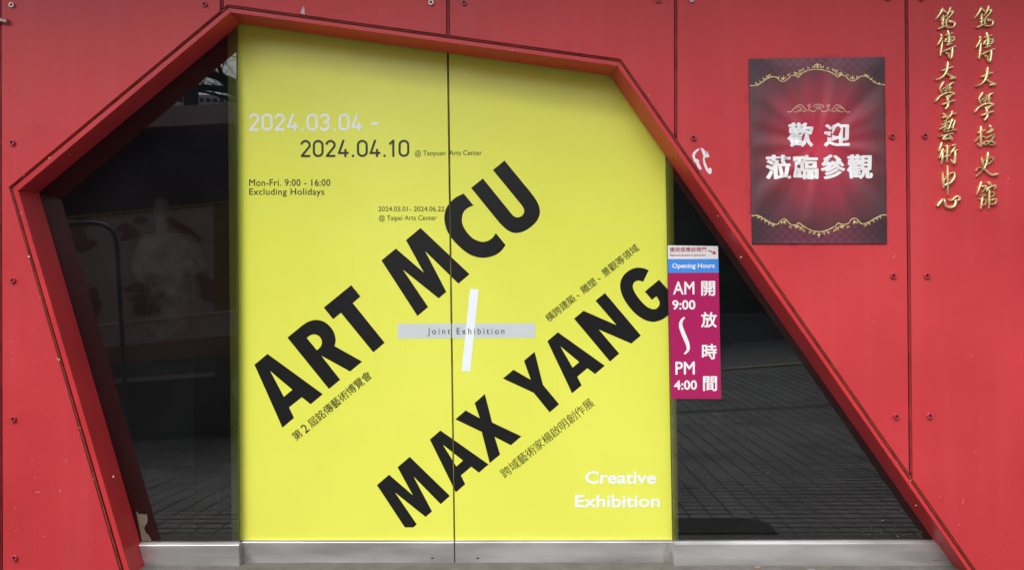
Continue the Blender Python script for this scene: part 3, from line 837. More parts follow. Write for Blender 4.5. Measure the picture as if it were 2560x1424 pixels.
mb = din('2024.04.10', 750, 1024, 350, 393, TY, M['ink'], slope=-0.002); stick(mb, M['ink'], 'lettering', 'dark date 2024.04.10')
def door_text(body, p0, p1, h, mat, **kw): 
    lab = kw.pop('label', None)
    return stick(text_mb(body, p0, p1, h, TY, **kw), mat, 'lettering', lab)
door_text('@ Taoyuan  Arts Center', (1037, 389), (1205, 388), 12.5, M['ink'], offset=0.004)
door_text('Mon-Fri. 9:00 - 16:00', (623, 465), (826, 465), 17, M['ink'], offset=0.010, space=1.06)
door_text('Excluding Holidays', (623, 487), (811, 487), 16, M['ink'], offset=0.010, space=1.06)
door_text('2024.05.01- 2024.06.22', (946, 528), (1111, 528), 12, M['ink'], offset=0.004)
door_text('@ Taipei Arts Center', (947, 550.5), (1092, 550), 12, M['ink'], offset=0.004)
door_text('Creative', (1463, 1208), (1640, 1208), 31, M['white'], offset=0.021, label='white word Creative')
door_text('Exhibition', (1438, 1267), (1650, 1266.5), 31, M['white'], offset=0.021, label='white word Exhibition')
KN = dict(strike=0.014, n=6, capref='銘')
def cjk_line(chars, c0, c1, size, mat, target='door', Y=None, strike=0.014, n=6, wide=1.0, parent=None):
    """characters centred on evenly spaced points from c0 to c1, upright to that line"""
    d = Vector((c1[0]-c0[0], c1[1]-c0[1])); step = d/(len(chars)-1); ex = d.normalized(); ey = Vector((ex.y, -ex.x))
    mb = MB(); Yv = TY if Y is None else Y
    for i, c in enumerate(chars):
        cen = Vector(c0)+step*i
        v, f = text_tris(c)
        X = [q[0] for q in v]; Z = [q[1] for q in v]
        cx, cz = ((min(X)+max(X))/2, 0.38)
        if c in '、': cx, cz = 0.30, 0.22
        if c.isdigit(): cz = 0.36; k_ = 1.28
        else: k_ = 1.0
        offs = [(0, 0)]+[(strike*math.cos(2*math.pi*k/n), strike*math.sin(2*math.pi*k/n)) for k in range(n)]
        for k, (ax, ay) in enumerate(offs):
            vv = []
            for x, y in v:
                q = cen+ex*((x+ax-cx)*size*wide*k_)+ey*((y+ay-cz)*size*k_)
                vv.append(at(q.x, q.y, Yv-0.00003*k))
            mb.add(vv, f)
    return mb
CJ = 1/0.90
stick(cjk_line('第2屆銘傳藝術博覽會', (743, 1086), (916, 941), 23*CJ, M['ink'], strike=0.006, n=5), M['ink'], 'lettering', 'slanting Chinese line under ART')
stick(cjk_line('橫跨建築、雕塑、景觀等領域', (1375, 791), (1585, 623), 20.6*CJ, M['ink'], strike=0.006, n=5), M['ink'], 'lettering', 'slanting Chinese line above YANG')
stick(cjk_line('跨域藝術家楊啟明創作展', (1265, 1178), (1470, 1010), 24.5*CJ, M['olive'], strike=0.004), M['olive'], 'lettering', 'slanting Chinese line under YANG')
# the pale cross
mb = MB(); mb.sheet([W([(994, 808.5), (1338, 807.5), (1338, 843.5), (994, 846)], TY)], TY); stick(mb, M['greyband'], 'cross_bar', 'pale grey horizontal bar of the cross')
mb = MB(); mb.sheet([W([(1175, 722), (1197, 722.5), (1175.5, 928), (1154, 926.5)], TY-.0003)], TY-.0003); stick(mb, M['white'], 'cross_bar', 'white leaning upright bar of the cross')
stick(text_mb('Joint Exhibition', (1069, 835), (1261, 834.5), 15.5, TY-.0006, offset=0.002, space=1.45), M['ink'], 'lettering', 'spaced words Joint Exhibition on the grey bar')

# ---------------------------------------------------------------- opening-hours sign
SY = 0.172
sg_px = [(1669.5, 613), (1795, 615), (1803, 996), (1677.5, 994.5)]
sign = empty('opening_hours_sign', at(1736, 996, SY), 'tall magenta, blue and white opening hours sign fixed between door and dark pane', 'sign')
MB().plate([W(sg_px, SY)], SY, SY+0.006).build('board', M['signwhite'], sign)
def sgp(u, v_):                                   # u, v in the 777x1424 close-up of the sign
    return (1620+u/3.2364, 580+v_/3.2364)
def sg_sheet(pts, mat, name, y, label=None):
    mb = MB(); mb.sheet([W([sgp(*p) for p in pts], y)], y); o = mb.build(name, mat, sign)
    if label: o['label'] = label
sg_sheet([(161,218),(571,217),(573,327),(162,329)], M['blue'], 'blue_band', SY-.0004)
sg_sheet([(162,329),(573,327),(592,1347),(185,1346)], M['magenta'], 'magenta_field', SY-.0004)
def sg_text(body, p0, p1, h, mat, label=None, **kw):
    mb = text_mb(body, sgp(*p0), sgp(*p1), h/3.2364, SY-.0009, **kw); o = mb.build('lettering', mat, sign)
    if label: o['label'] = label
sg_text('Opening Hours', (196, 291), (540, 289), 38, M['text_white'], offset=0.022)
sg_text('AM', (203, 504), (376, 503), 104, M['text_white'], offset=0.016)
sg_text('PM', (222, 1151), (379, 1150), 104, M['text_white'], offset=0.016)
sg_text('9:00', (196, 627), (384, 626), 78, M['text_white'], offset=0.026, capref='0')
sg_text('4:00', (210, 1275), (397, 1274), 78, M['text_white'], offset=0.026, capref='0')
for c, (u, v_) in zip('開放時間', ((487, 452), (493, 708), (497, 965), (502, 1221))):
    mb = cjk_line(c+c, sgp(u, v_), (sgp(u, v_)[0]+1, sgp(u, v_)[1]), 117/3.2364/0.90, None, Y=SY-.0009, strike=0.024, n=8)
    h2 = len(mb.v)//2; h3 = len(mb.f)//2                     # the helper wants two characters: keep the first
    mesh('character', mb.v[:h2], mb.f[:h3], M['text_white'], sign)
mb = MB(); pts = spline([(297,688),(272,715),(265,755),(282,810),(305,865),(323,915),(322,955),(293,985)], 6)
wd = [12+22*math.sin(math.pi*min(1, max(0, i/(len(pts)-1)))) for i in range(len(pts))]
ribbon(mb, pts, wd, sgp, SY-.0009); mb.build('wave_mark', M['text_white'], sign)
mb = cjk_line('請按感應鈕開門', sgp(196, 141), sgp(454, 140), 37/3.2364/0.90, None, Y=SY-.0009, strike=0.010, n=6); mb.build('lettering', M['signred'], sign)
mb = text_mb('Please touch the sensor to open the door.', sgp(177, 194), sgp(472, 194), 19/3.2364, SY-.0009, offset=0.010); mb.build('lettering', M['signred'], sign)
mb = MB(); ribbon(mb, [(487, 147), (540, 170)], 9, sgp, SY-.0009); mb.sheet([W([sgp(*p) for p in [(552,176),(522,181),(525,172),(536,168),(532,158),(536,150)]], SY-.0010)], SY-.0010)
mb.build('arrow', M['signred'], sign)

# ---------------------------------------------------------------- welcome banner
def bp(u, v_): return (1840+u/2.848, 130+v_/2.848)    # coordinates in the 1139x1424 close-up
def banner_material(quilt):
    m, t, p = new_mat('quilted_banner_print' if quilt else 'banner_print')
    g = t.nodes.new('ShaderNodeNewGeometry').outputs['Position']
    c0 = at(*bp(585, 650), 0)
    sub = t.nodes.new('ShaderNodeVectorMath'); sub.operation = 'SUBTRACT'; t.links.new(g, sub.inputs[0]); sub.inputs[1].default_value = (c0.x, 0, c0.z)
    sx = t.nodes.new('ShaderNodeSeparateXYZ'); t.links.new(sub.outputs[0], sx.inputs[0])
    x = math_node(t, 'DIVIDE', sx.outputs[0], 0.40); z = math_node(t, 'DIVIDE', sx.outputs[2], 0.52)
    r_ = math_node(t, 'SQRT', math_node(t, 'ADD', math_node(t, 'MULTIPLY', x, x), math_node(t, 'MULTIPLY', z, z)))
    rr_ = math_node(t, 'POWER', math_node(t, 'MINIMUM', r_, 1.0), 0.62)
    if not quilt:
        ang = math_node(t, 'ARCTAN2', sx.outputs[2], sx.outputs[0])
        ca = t.nodes.new('ShaderNodeCombineXYZ'); t.links.new(math_node(t, 'MULTIPLY', ang, 2.2), ca.inputs[0])
        rays = noise(t, ca.outputs[0], 2.0, 3)
        rr2 = math_node(t, 'ADD', rr_, remap(t, rays, 0.35, 0.65, -0.05, 0.05))
        c = mix_col(t, remap(t, rr2, 0.22, 0.84), (0.58, 0.030, 0.070), (0.21, 0.036, 0.052))
        c = mix_col(t, remap(t, rr2, 0.72, 1.04), c, (0.072, 0.034, 0.042))
    else:
        sep = t.nodes.new('ShaderNodeSeparateXYZ'); t.links.new(g, sep.inputs[0])
        k = math.pi/0.047
        a = math_node(t, 'SINE', math_node(t, 'MULTIPLY', math_node(t, 'ADD', sep.outputs[0], math_node(t, 'MULTIPLY', sep.outputs[2], 1.0)), k/1.0))
        b = math_node(t, 'SINE', math_node(t, 'MULTIPLY', math_node(t, 'SUBTRACT', sep.outputs[0], math_node(t, 'MULTIPLY', sep.outputs[2], 1.0)), k/1.0))
        q = math_node(t, 'MULTIPLY', math_node(t, 'ABSOLUTE', a), math_node(t, 'ABSOLUTE', b))
        xc = math_node(t, 'ABSOLUTE', x)
        base = mix_col(t, remap(t, xc, 0.35, 0.95), (0.170, 0.045, 0.070), (0.030, 0.024, 0.028))
        base2 = mix_col(t, remap(t, xc, 0.35, 0.95), (0.110, 0.030, 0.048), (0.028, 0.023, 0.027))
        c = mix_col(t, remap(t, q, 0.0, 0.45), base2, base)
        c = mix_col(t, remap(t, q, 0.05, 0.0, 0, 0.0), c, (0.3, 0.25, 0.25))
    t.links.new(c, p.inputs['Base Color']); p.inputs['Roughness'].default_value = 0.42; p.inputs['Specular IOR Level'].default_value = 0.5
    wv = noise(t, g, 900, 1)
    b_ = t.nodes.new('ShaderNodeBump'); b_.inputs['Strength'].default_value = 0.15; b_.inputs['Distance'].default_value = 0.001
    t.links.new(wv, b_.inputs['Height']); t.links.new(b_.outputs[0], p.inputs['Normal'])
    return m
M['banner'] = banner_material(False); M['quilt'] = banner_material(True)
banner = empty('welcome_banner', at(2048, 608, -0.004), 'dark red cloth welcome banner with gold scroll borders and white Chinese characters', 'banner')
cor = [at(1872, 148, -.006), at(2210, 144, -.006), at(2217, 608, -.006), at(1880, 609, -.006)]
def bil(u, v_):
    a = cor[0]*(1-u)+cor[1]*u; b = cor[3]*(1-u)+cor[2]*u; return a*(1-v_)+b*v_
def wrinkle(x, z):
    """soft folds of the cloth, running out from the middle"""
    c0 = at(*bp(585, 650), 0); dx, dz = x-c0.x, z-c0.z
    r_ = math.hypot(dx, dz); a = math.atan2(dz, dx)
    k = min(1, r_/0.14)*max(0, min(1, (0.36-abs(dx))/0.06))*max(0, min(1, (0.50-abs(dz))/0.10))
    return -0.0075*k + 0.0030*k*(math.sin(a*9+3*r_)+0.6*math.sin(a*17+1.3)+0.5*math.sin(a*5-8*r_)) + 0.0016*math.sin(23*x+9*z)*k
NX, NZ = 60, 80
v = []; f = []
for j in range(NZ+1):
    for i in range(NX+1):
        q = bil(i/NX, j/NZ); v.append((q.x, -0.0065+wrinkle(q.x, q.z), q.z))
for j in range(NZ):
    for i in range(NX):
        a = j*(NX+1)+i; f.append((a, a+NX+1, a+NX+2, a+1))
n0 = len(v)
ring = [i for i in range(NX+1)]+[j*(NX+1)+NX for j in range(1, NZ+1)]+[NZ*(NX+1)+i for i in range(NX-1, -1, -1)]+[j*(NX+1) for j in range(NZ-1, 0, -1)]
for i in ring: v.append((v[i][0], -0.0003, v[i][2]))
for k in range(len(ring)):
    a, b = ring[k], ring[(k+1) % len(ring)]; f.append((a, b, n0+(k+1) % len(ring), n0+k))
mesh('cloth', v, f, M['banner'], banner, smooth=True)
def drape(mb, base):
    for i, q in enumerate(mb.v): mb.v[i] = Vector((q.x, base+(q.y)+wrinkle(q.x, q.z), q.z))
    return mb
topw = [(97,243),(140,243),(175,225),(215,195),(260,180),(290,190),(310,210),(335,215),(360,200),(385,178),(415,175),(435,187),(455,165),(500,140),(570,130),(640,140),(690,165),(715,187),(735,172),(770,180),(795,205),(825,213),(855,198),(880,180),(920,180),(960,205),(1000,228),(1055,237)]
botw = [(107,1167),(150,1165),(190,1185),(240,1215),(285,1228),(310,1205),(335,1190),(360,1205),(385,1230),(425,1230),(440,1218),(480,1245),(530,1270),(585,1280),(640,1270),(700,1240),(722,1218),(745,1228),(790,1222),(810,1195),(840,1185),(865,1205),(890,1225),(930,1215),(980,1185),(1030,1162),(1068,1162)]
def strip_between(A, Bq, y, n=6):
    """sheet between two outlines with the same number of points, fine enough to follow the folds"""
    mb = MB(); m = len(A)
    v = []
    for i in range(m):
        for k in range(n+1):
            t_ = k/n; q = at(*bp(A[i][0]*(1-t_)+Bq[i][0]*t_, A[i][1]*(1-t_)+Bq[i][1]*t_), 0); v.append((q.x, 0, q.z))
    mb.add(v, [(i*(n+1)+k, i*(n+1)+k+1, (i+1)*(n+1)+k+1, (i+1)*(n+1)+k) for i in range(m-1) for k in range(n)])
    return drape(mb, y)
tw, bw_ = spline(topw, 4), spline(botw, 4)
e = lambda x: (x-97)/(1055-97)
strip_between([(95+ (1053-95)*e(p[0]), 53-12*e(p[0])) for p in tw], tw, -0.0072).build('quilted_print', M['quilt'], banner, label='dark quilted print along the top')
e2 = lambda x: (x-107)/(1068-107)
strip_between(bw_, [(114+(1071-114)*e2(p[0]), 1363) for p in bw_], -0.0072).build('quilted_print', M['quilt'], banner, label='dark quilted print along the bottom')
def gold(strokes, y, name, mat, label=None):
    mb = MB()
    for pts, w_ in strokes:
        pp = spline(pts, 5) if len(pts) > 2 else pts
        n_ = len(pp)
        wd = w_ if not isinstance(w_, tuple) else [w_[0]+(w_[1]-w_[0])*i/(n_-1) for i in range(n_)]
        sub = MB(); 
        ribbon(sub, pp, wd, bp, 0); 
        for q in sub.v: q.y = 0
        mb.add(sub.v, sub.f)
    drape(mb, y); o = mb.build(name, mat, banner)
    if label: o['label'] = label
    return o
def mirror_x(strokes, cx): return [([(2*cx-p[0], p[1]) for p in pts], w_) for pts, w_ in strokes]
def curl(x, y, s, d=1, up=1):                       # one small scroll with a leaf
    return [([(x, y), (x+5*s*d, y-8*s*up), (x+12*s*d, y-10*s*up), (x+14*s*d, y-4*s*up), (x+9*s*d, y-3*s*up)], (4.5, 2.5)),
            ([(x+2*s*d, y-6*s*up), (x-2*s*d, y-14*s*up), (x+1*s*d, y-19*s*up)], (5, 2))]
left_t = []
for x, y, s, d in [(135,236,.9,1),(165,226,1,1),(190,205,1.1,1),(215,188,1,1),(240,178,1,-1),(300,195,1,-1),(320,203,1,1),(345,200,1,-1),(372,178,1,-1),(410,165,1,1),(440,152,1.1,1),(470,142,1.1,-1),(500,130,1,1),(535,122,1,1)]:
    left_t += curl(x, y, s, d)
left_t += [([(400,160),(455,158)], 4), ([(405,168),(445,170)], 4), ([(330,172),(330,205)], (2, 7)), ([(555,118),(552,100),(566,96)], (5, 3))]
orn = left_t + mirror_x(left_t, 575) + [([(573,84),(573,118)], (4, 10)), ([(562,96),(584,96)], 6), ([(557,104),(573,120),(589,104)], 4)]
gold([(topw, 5.5)], -0.0076, 'gold_border', M['goldprint'], 'wavy gold border along the top')
gold(orn, -0.0079, 'gold_scrolls', M['goldprint'])['kind'] = 'stuff'
left_b = []
for x, y, s, d in [(150,1172,.9,1),(175,1182,1,1),(200,1196,1.1,1),(228,1214,1,1),(262,1226,1,-1),(318,1206,1,1),(345,1204,1,-1),(385,1238,1,-1),(420,1240,1,1),(450,1250,1.1,1),(480,1262,1.1,-1),(515,1276,1,1),(545,1284,1,1)]:
    left_b += curl(x, y, s, d, -1)
left_b += [([(410,1245),(470,1250)], 4), ([(400,1236),(445,1240)], 4), ([(338,1200),(338,1228)], (7, 2))]
gold([(botw, 5.5)], -0.0076, 'gold_border', M['goldprint'], 'wavy gold border along the bottom')
gold(left_b + mirror_x(left_b, 586) + [([(586,1322),(586,1290)], (3, 10)), ([(574,1302),(598,1302)], 6)], -0.0079, 'gold_scrolls', M['goldprint'])['kind'] = 'stuff'
half = [([(357,428),(370,433),(388,428),(405,408),(430,388),(455,384),(475,400),(490,418),(510,428)], (5, 4)), ([(415,412),(430,400),(450,402),(452,415),(440,420)], 3.5),
        ([(405,430),(425,432),(450,424),(470,430),(490,428)], 3.5), ([(500,385),(515,395),(510,410),(525,425),(545,430),(562,420)], 4.5), ([(520,385),(508,378)], 5), ([(525,400),(522,385)], 3),
        ([(545,400),(548,385),(562,378),(572,388),(565,398),(555,394)], 3.5), ([(560,412),(575,402)], 5), ([(468,415),(450,405)], 3), ([(440,432),(432,418)], 3), ([(480,432),(478,420)], 3)]
gold(half + mirror_x(half, 581) + [([(581,372),(581,386)], (3, 7)), ([(581,398),(581,420)], (6, 3)), ([(570,376),(592,376)], 4)], -0.0076, 'gold_ornament', M['goldprint2'])
# characters of the greeting
def banner_char(c, x0, y0, x1, y1, strike=0.041, n=16):
    v, f = text_tris(c)
    X = [q[0] for q in v]; Z = [q[1] for q in v]
    a, b, c_, d = min(X)-strike, max(X)+strike, min(Z)-strike, max(Z)+strike
    mb = MB()
    for k, (ax, ay) in enumerate([(0, 0)]+[(strike*math.cos(2*math.pi*i/n), 0.62*strike*math.sin(2*math.pi*i/n)) for i in range(n)]):
        vv = []
        for x, y in v:
            q = at(*bp(x0+(x+ax-a)/(b-a)*(x1-x0), y1-(y+ay-c_)/(d-c_)*(y1-y0)), 0); vv.append((q.x, -0.000012*k, q.z))
        mb.add(vv, f)
    drape(mb, -0.0076).build('character', M['text_white'], banner)
for c, bx in zip('歡迎蒞臨參觀', ((362,505,544,682), (620,505,803,680), (205,733,384,912), (400,733,578,912), (592,730,770,912), (782,730,966,908))):
    banner_char(c, *bx)

# ---------------------------------------------------------------- gold calligraphy in relief
def tube_stroke(mb, pts, w, org, sc_, Y0, k):
    """brush stroke with a rounded back: flat on its stand-off, swelling towards the viewer"""
    pp = spline(pts, 4) if len(pts) > 2 else [tuple(Vector(pts[0][:2]).lerp(Vector(pts[1][:2]), t_)) for t_ in (0, .33, .66, 1)]
    n = len(pp)
    if not isinstance(w, tuple): w = (w*1.12, w*0.86)
    P3 = [at(org[0]+p[0]/sc_[0], org[1]+p[1]/sc_[1], -0.008) for p in pp]
    rings = []
    N = 8
    for i, p in enumerate(P3):
        t_ = i/(n-1)
        wi = 1.32*(w[0]+(w[1]-w[0])*t_)/2/sc_[0]/473
        if i in (0, n-1): wi *= 0.55
        d = P3[min(i+1, n-1)]-P3[max(i-1, 0)]; d.y = 0; d.normalize()
        s_ = Vector((-d.z, 0, d.x))
        hgt = 0.003+0.9*wi
        prof = [(1.0, 0.006), (1.0, 0.0), (0.82, -0.55*hgt), (0.42, -0.92*hgt), (-0.42, -0.92*hgt), (-0.82, -0.55*hgt), (-1.0, 0.0), (-1.0, 0.006)]
        q0 = p + (Vector((0, 0, 0)) if 0 < i < n-1 else (d*(wi if i else -wi)))
        rings.append([q0+s_*(a*wi)+Vector((0, b-0.0001*k, 0)) for a, b in prof])
    v = [q for r_ in rings for q in r_]
    f = [(i*N+j, i*N+(j+1) % N, (i+1)*N+(j+1) % N, (i+1)*N+j) for i in range(n-1) for j in range(N)]
    f += [tuple(range(N)), tuple((n-1)*N+j for j in range(N))[::-1]]
    mb.add(v, f)
CAL = {
 '銘': ((80,40,350,335), [([(180,70),(150,130),(90,205)],(34,12)),([(190,85),(228,112)],22),([(160,182),(228,160)],18),([(155,214),(215,195)],14),([(188,150),(185,300)],18),([(165,245),(178,268)],14),([(215,222),(200,250)],12),([(128,320),(240,275)],24),
        ([(280,50),(265,95),(228,165)],(28,14)),([(285,100),(315,98),(285,150),(232,210),(228,300)],18),([(265,232),(335,240),(312,300),(235,302)],20),([(262,215),(335,238)],18)]),
 '傳': ((105,340,345,705), [([(165,400),(168,440),(115,530)],(32,14)),([(178,480),(155,655)],(20,26)),([(250,350),(265,430),(262,525)],26),([(215,402),(310,375)],18),([(212,485),(240,440),(322,425),(310,475),(235,485)],18),([(250,455),(305,452)],12),([(228,525),(300,505)],16),
        ([(180,612),(345,540)],20),([(308,560),(292,695),(258,662)],22),([(225,625),(270,645)],20)]),
 '大': ((90,740,355,975), [([(175,852),(310,802)],22),([(248,750),(232,860),(180,932),(98,968)],(32,14)),([(215,875),(275,912),(345,942),(280,952)],(16,24))]),
 '學': ((75,985,335,1345), [([(190,1000),(150,1070)],(30,22)),([(145,1080),(172,1132)],18),([(180,1092),(215,1062)],13),([(240,1030),(225,1110)],15),([(200,1112),(262,1062)],11),([(322,1002),(272,1035),(278,1110)],22),([(292,1062),(245,1102)],13),
        ([(95,1240),(160,1170),(260,1128),(330,1140),(292,1165),(238,1185)],16),([(92,1242),(135,1180),(235,1120)],15),([(225,1185),(285,1165),(240,1215)],18),([(240,1200),(252,1290),(218,1338)],24),([(180,1280),(328,1228)],22)]),
 '藝': ((140,35,375,440), [([(195,75),(245,120)],26),([(180,128),(255,112)],20),([(315,48),(290,110),(240,148)],(24,12)),([(288,88),(368,72)],18),([(205,182),(245,162)],16),([(178,225),(258,190)],17),([(148,288),(242,222)],18),([(232,180),(215,305)],16),([(190,292),(275,272)],14),([(225,240),(262,280)],13),
        ([(315,150),(290,220),(265,292)],22),([(262,192),(345,168),(325,250),(332,292),(372,285)],20),([(255,230),(308,262)],16),([(205,318),(312,302)],14),([(145,378),(322,335)],20),([(258,350),(190,412),(312,398)],22),([(285,372),(312,425)],24)]),
 '術': ((135,455,390,745), [([(175,468),(145,565)],(32,24)),([(192,550),(150,658)],24),([(190,600),(180,738)],26),([(252,500),(245,712)],24),([(205,590),(285,500)],16),([(210,650),(290,622)],20),([(228,495),(248,540)],16),([(318,495),(362,482)],20),([(295,600),(352,512)],20),([(310,578),(388,550)],18),([(355,570),(345,728),(300,690)],24)]),
 '中': ((165,760,360,1150), [([(187,848),(205,1048)],(20,30)),([(205,962),(280,872),(342,855),(342,920),(292,985),(225,1015)],(14,30)),([(255,770),(258,1142)],(28,18))]),
 '心': ((110,1145,425,1320), [([(192,1200),(130,1282)],(22,40)),([(215,1212),(225,1280),(285,1312),(345,1290),(362,1240)],(24,32)),([(265,1205),(312,1215),(382,1160),(415,1205),(352,1225)],(18,26))]),
 '校': ((95,135,385,450), [([(180,160),(178,290),(185,432)],(32,20)),([(140,240),(235,200)],24),([(180,270),(102,368)],(20,12)),([(185,290),(238,302)],16),([(135,398),(165,438)],18),([(308,145),(322,178)],36),([(258,248),(352,192),(300,250)],20),
        ([(245,318),(368,265),(325,350),(270,402),(210,400),(258,362),(330,362),(382,385),(362,410),(308,415)],17)]),
 '史': ((105,520,420,870), [([(190,600),(215,705)],(26,22)),([(222,642),(330,590),(358,610),(312,670),(245,698)],16),([(280,530),(265,650),(230,740),(118,862)],(32,12)),([(110,782),(150,735),(220,752),(290,812),(350,842),(418,825)],(14,28))]),
 '館': ((115,940,400,1320), [([(185,950),(125,1118)],(36,14)),([(195,1005),(262,1000),(200,1090)],20),([(172,1132),(252,1105)],16),([(165,1182),(250,1122)],17),([(200,1160),(182,1312)],26),([(190,1200),(248,1190),(238,1262),(190,1268)],17),([(285,945),(318,975)],30),([(268,1075),(282,1030),(388,990),(370,1042)],21),
        ([(300,1060),(295,1312)],24),([(320,1095),(372,1085),(352,1140),(310,1150)],17),([(315,1198),(398,1185),(378,1250),(300,1256)],19)]),
}
def calligraphy(parent, ch, bbox):
    (u0, v0, u1, v1), strokes = CAL[ch]
    sx, sy = (u1-u0)/(bbox[2]-bbox[0]), (v1-v0)/(bbox[3]-bbox[1])
    mb = MB()
    for k, (pts, w) in enumerate(strokes):
        tube_stroke(mb, pts, w, (bbox[0]-u0/sx, bbox[1]-v0/sy), (sx, sy), 0, k)
    o = mb.build('character', M['gold'], parent, smooth=False)
    bm_ = bmesh.new(); bm_.from_mesh(o.data); bmesh.ops.recalc_face_normals(bm_, faces=bm_.faces); bm_.to_mesh(o.data); bm_.free()
    o.data.polygons.foreach_set('use_smooth', [True]*len(o.data.polygons))
    try: o.data.set_sharp_from_angle(angle=R(55))
    except Exception: pass
    return o
def zb(u0, v0, u1, v1, ox, oy, s): return (ox+u0/s, oy+v0/s, ox+u1/s, oy+v1/s)
c1 = empty('gold_lettering', at(2364, 520, -0.005), 'longer left column of eight raised gold calligraphy characters', 'lettering')
for ch in '銘傳大學': calligraphy(c1, ch, zb(*CAL[ch][0], 2320, 10, 5.086))
for ch in '藝術中心': calligraphy(c1, ch, zb(*CAL[ch][0], 2320, 270, 5.27))
c2 = empty('gold_lettering', at(2460, 520, -0.005), 'right column of seven widely spaced raised gold calligraphy characters', 'lettering')
for ch, bb in zip('銘傳大學', ((2433,15,2484,72), (2437,82,2485,156), (2437,169,2489,218), (2432,230,2484,302))): calligraphy(c2, ch, bb)
for ch in '校史館': calligraphy(c2, ch, zb(*CAL[ch][0], 2420, 290, 5.7))

# ---------------------------------------------------------------- scraps on the wall
def q4(u, v_): return (1640+u/2.967, v_/2.967)
scrap = empty('paper_remnant', at(1757, 437, -0.001), 'torn white paper remnant stuck to the red panel left of the banner', 'sticker')
A1 = [(322,1099),(296,1112),(275,1132),(267,1156),(277,1176),(282,1198),(298,1212),(306,1232),(318,1252),(334,1261),(338,1252),(330,1230),(318,1206),(322,1192),(308,1180),(292,1178),(288,1152),(300,1130),(320,1112)]
A2 = [(330,1096),(352,1104),(366,1122),(371,1145),(380,1130),(372,1120),(384,1126),(388,1146),(399,1158),(382,1170),(370,1166),(360,1178),(366,1204),(378,1232),(384,1252),(404,1243),(413,1256),(412,1284),(396,1293),(382,1278),(368,1258),(358,1232),(352,1212),(348,1180),(352,1160),(342,1130)]
for a in (A1, A2): MB().plate([W([q4(*p) for p in a], -.0009)], -0.0009, -0.0001).build('paper_piece', M['paper'], scrap)
mb = MB(); mb.plate([W([(758, 16.5), (761, 18), (762, 38), (751, 32.5)], -.003)], -0.003, -0.0004)
mb.build('tape_scrap', surf('clear_tape', (0.62, 0.40, 0.42), rough=0.25, var=0.2, scale=80), loc=at(757, 37, 0), label='little triangle of clear tape above the top beam', cat='tape')
clip = empty('wall_peg', at(0, 54, 0), 'stubby worn metal peg jutting in at the upper left edge', 'peg')
p, q = at(-26, 44, -0.016), at(19, 54, -0.012)
MB().tube([p, q], [0.011, 0.014], 8).build('peg', M['bolt_bare'], clip)
# torn film at the foot of the left pane
fp = [(337,1276),(345,1284),(349,1283),(358,1285),(364,1284),(366,1303),(357,1318),(361,1330),(368,1335),(376,1351),(352,1351)]
MB().plate([W([(x+3, y) for x, y in fp], GLASS_Y-.0014)], GLASS_Y-.0012, GLASS_Y-.0006).build('torn_film', M['film_torn'], lwin, label='torn beige film scrap in the lower corner')
sp = MB()
for _ in range(46):
    x = rnd.uniform(2150, 2310); y = 1345-abs(rnd.gauss(0, 28))
    if x > 1535+(y-200)*.69-6: continue
    c = at(x, y, GLASS_Y-.001); s_ = rnd.uniform(.3, 1.1)/473; a = rnd.uniform(0, 3); l = s_*rnd.choice((1, 1, 4))
    dx, dz = math.cos(a)*l, math.sin(a)*l; ex_, ez_ = -math.sin(a)*s_, math.cos(a)*s_
    sp.sheet([[(c.x-dx, c.z-dz), (c.x+ex_, c.z+ez_), (c.x+dx, c.z+dz), (c.x-ex_, c.z-ez_)]], GLASS_Y-.001)
for x, y, l in ((508, 1288, 5), (488, 1316, 2)):
    c = at(x, y, GLASS_Y-.001); l = l/473
    sp.sheet([[(c.x-.0008-l*.2, c.z-l), (c.x+.0008-l*.2, c.z-l), (c.x+l*.25, c.z+l)]], GLASS_Y-.001)
sp.build('dust_specks', surf('dust', (0.30, 0.29, 0.27), rough=0.9), rwin, kind='stuff')
# dry leaves
def leaf(px, py, Y, s, rz, label, mat=None):
    c = at(px, py, Y); L_ = s
    pts = [(-1, 0, .1), (-.5, .38, .0), (.2, .42, .12), (.9, .1, .3), (1.2, 0, .2), (.6, -.33, .15), (-.2, -.42, 0), (-.7, -.25, .05)]
    v = [(0, 0, 0.02)]+[(a, b, z) for a, b, z in pts]
    Mx = Matrix.Rotation(rz, 3, 'Z') @ Matrix.Rotation(R(38), 3, 'X')
    v = [Mx @ Vector(q)*L_ + c for q in v]
    v2 = [q+Vector((0, 0.0006, -0.0006)) for q in v]
    n = len(v)
    f = [(0, i, i % 8+1) for i in range(1, 9)]+[(n, n+i % 8+1, n+i) for i in range(1, 9)]+[(i, i+n, i % 8+1+n, i % 8+1) for i in range(1, 9)]
    mesh('dry_leaf', v+v2, f, mat or M['leaf'], loc=c, label=label, cat='leaf', group='dry leaves along the right rail')
leaf(1893, 1417, 0.10, 0.016, 0.3, 'pale curled dry leaf on the ground below the right pane, the left one')
leaf(2041, 1413, 0.12, 0.012, 1.2, 'dark brown dry leaf against the steel rail, right of the paler leaf')
leaf(2263, 1249, 0.175, 0.010, 1.4, 'tiny pale dry leaf caught low on the right slope of the frame', surf('pale_leaf', (0.5, .38, .25), rough=.8))
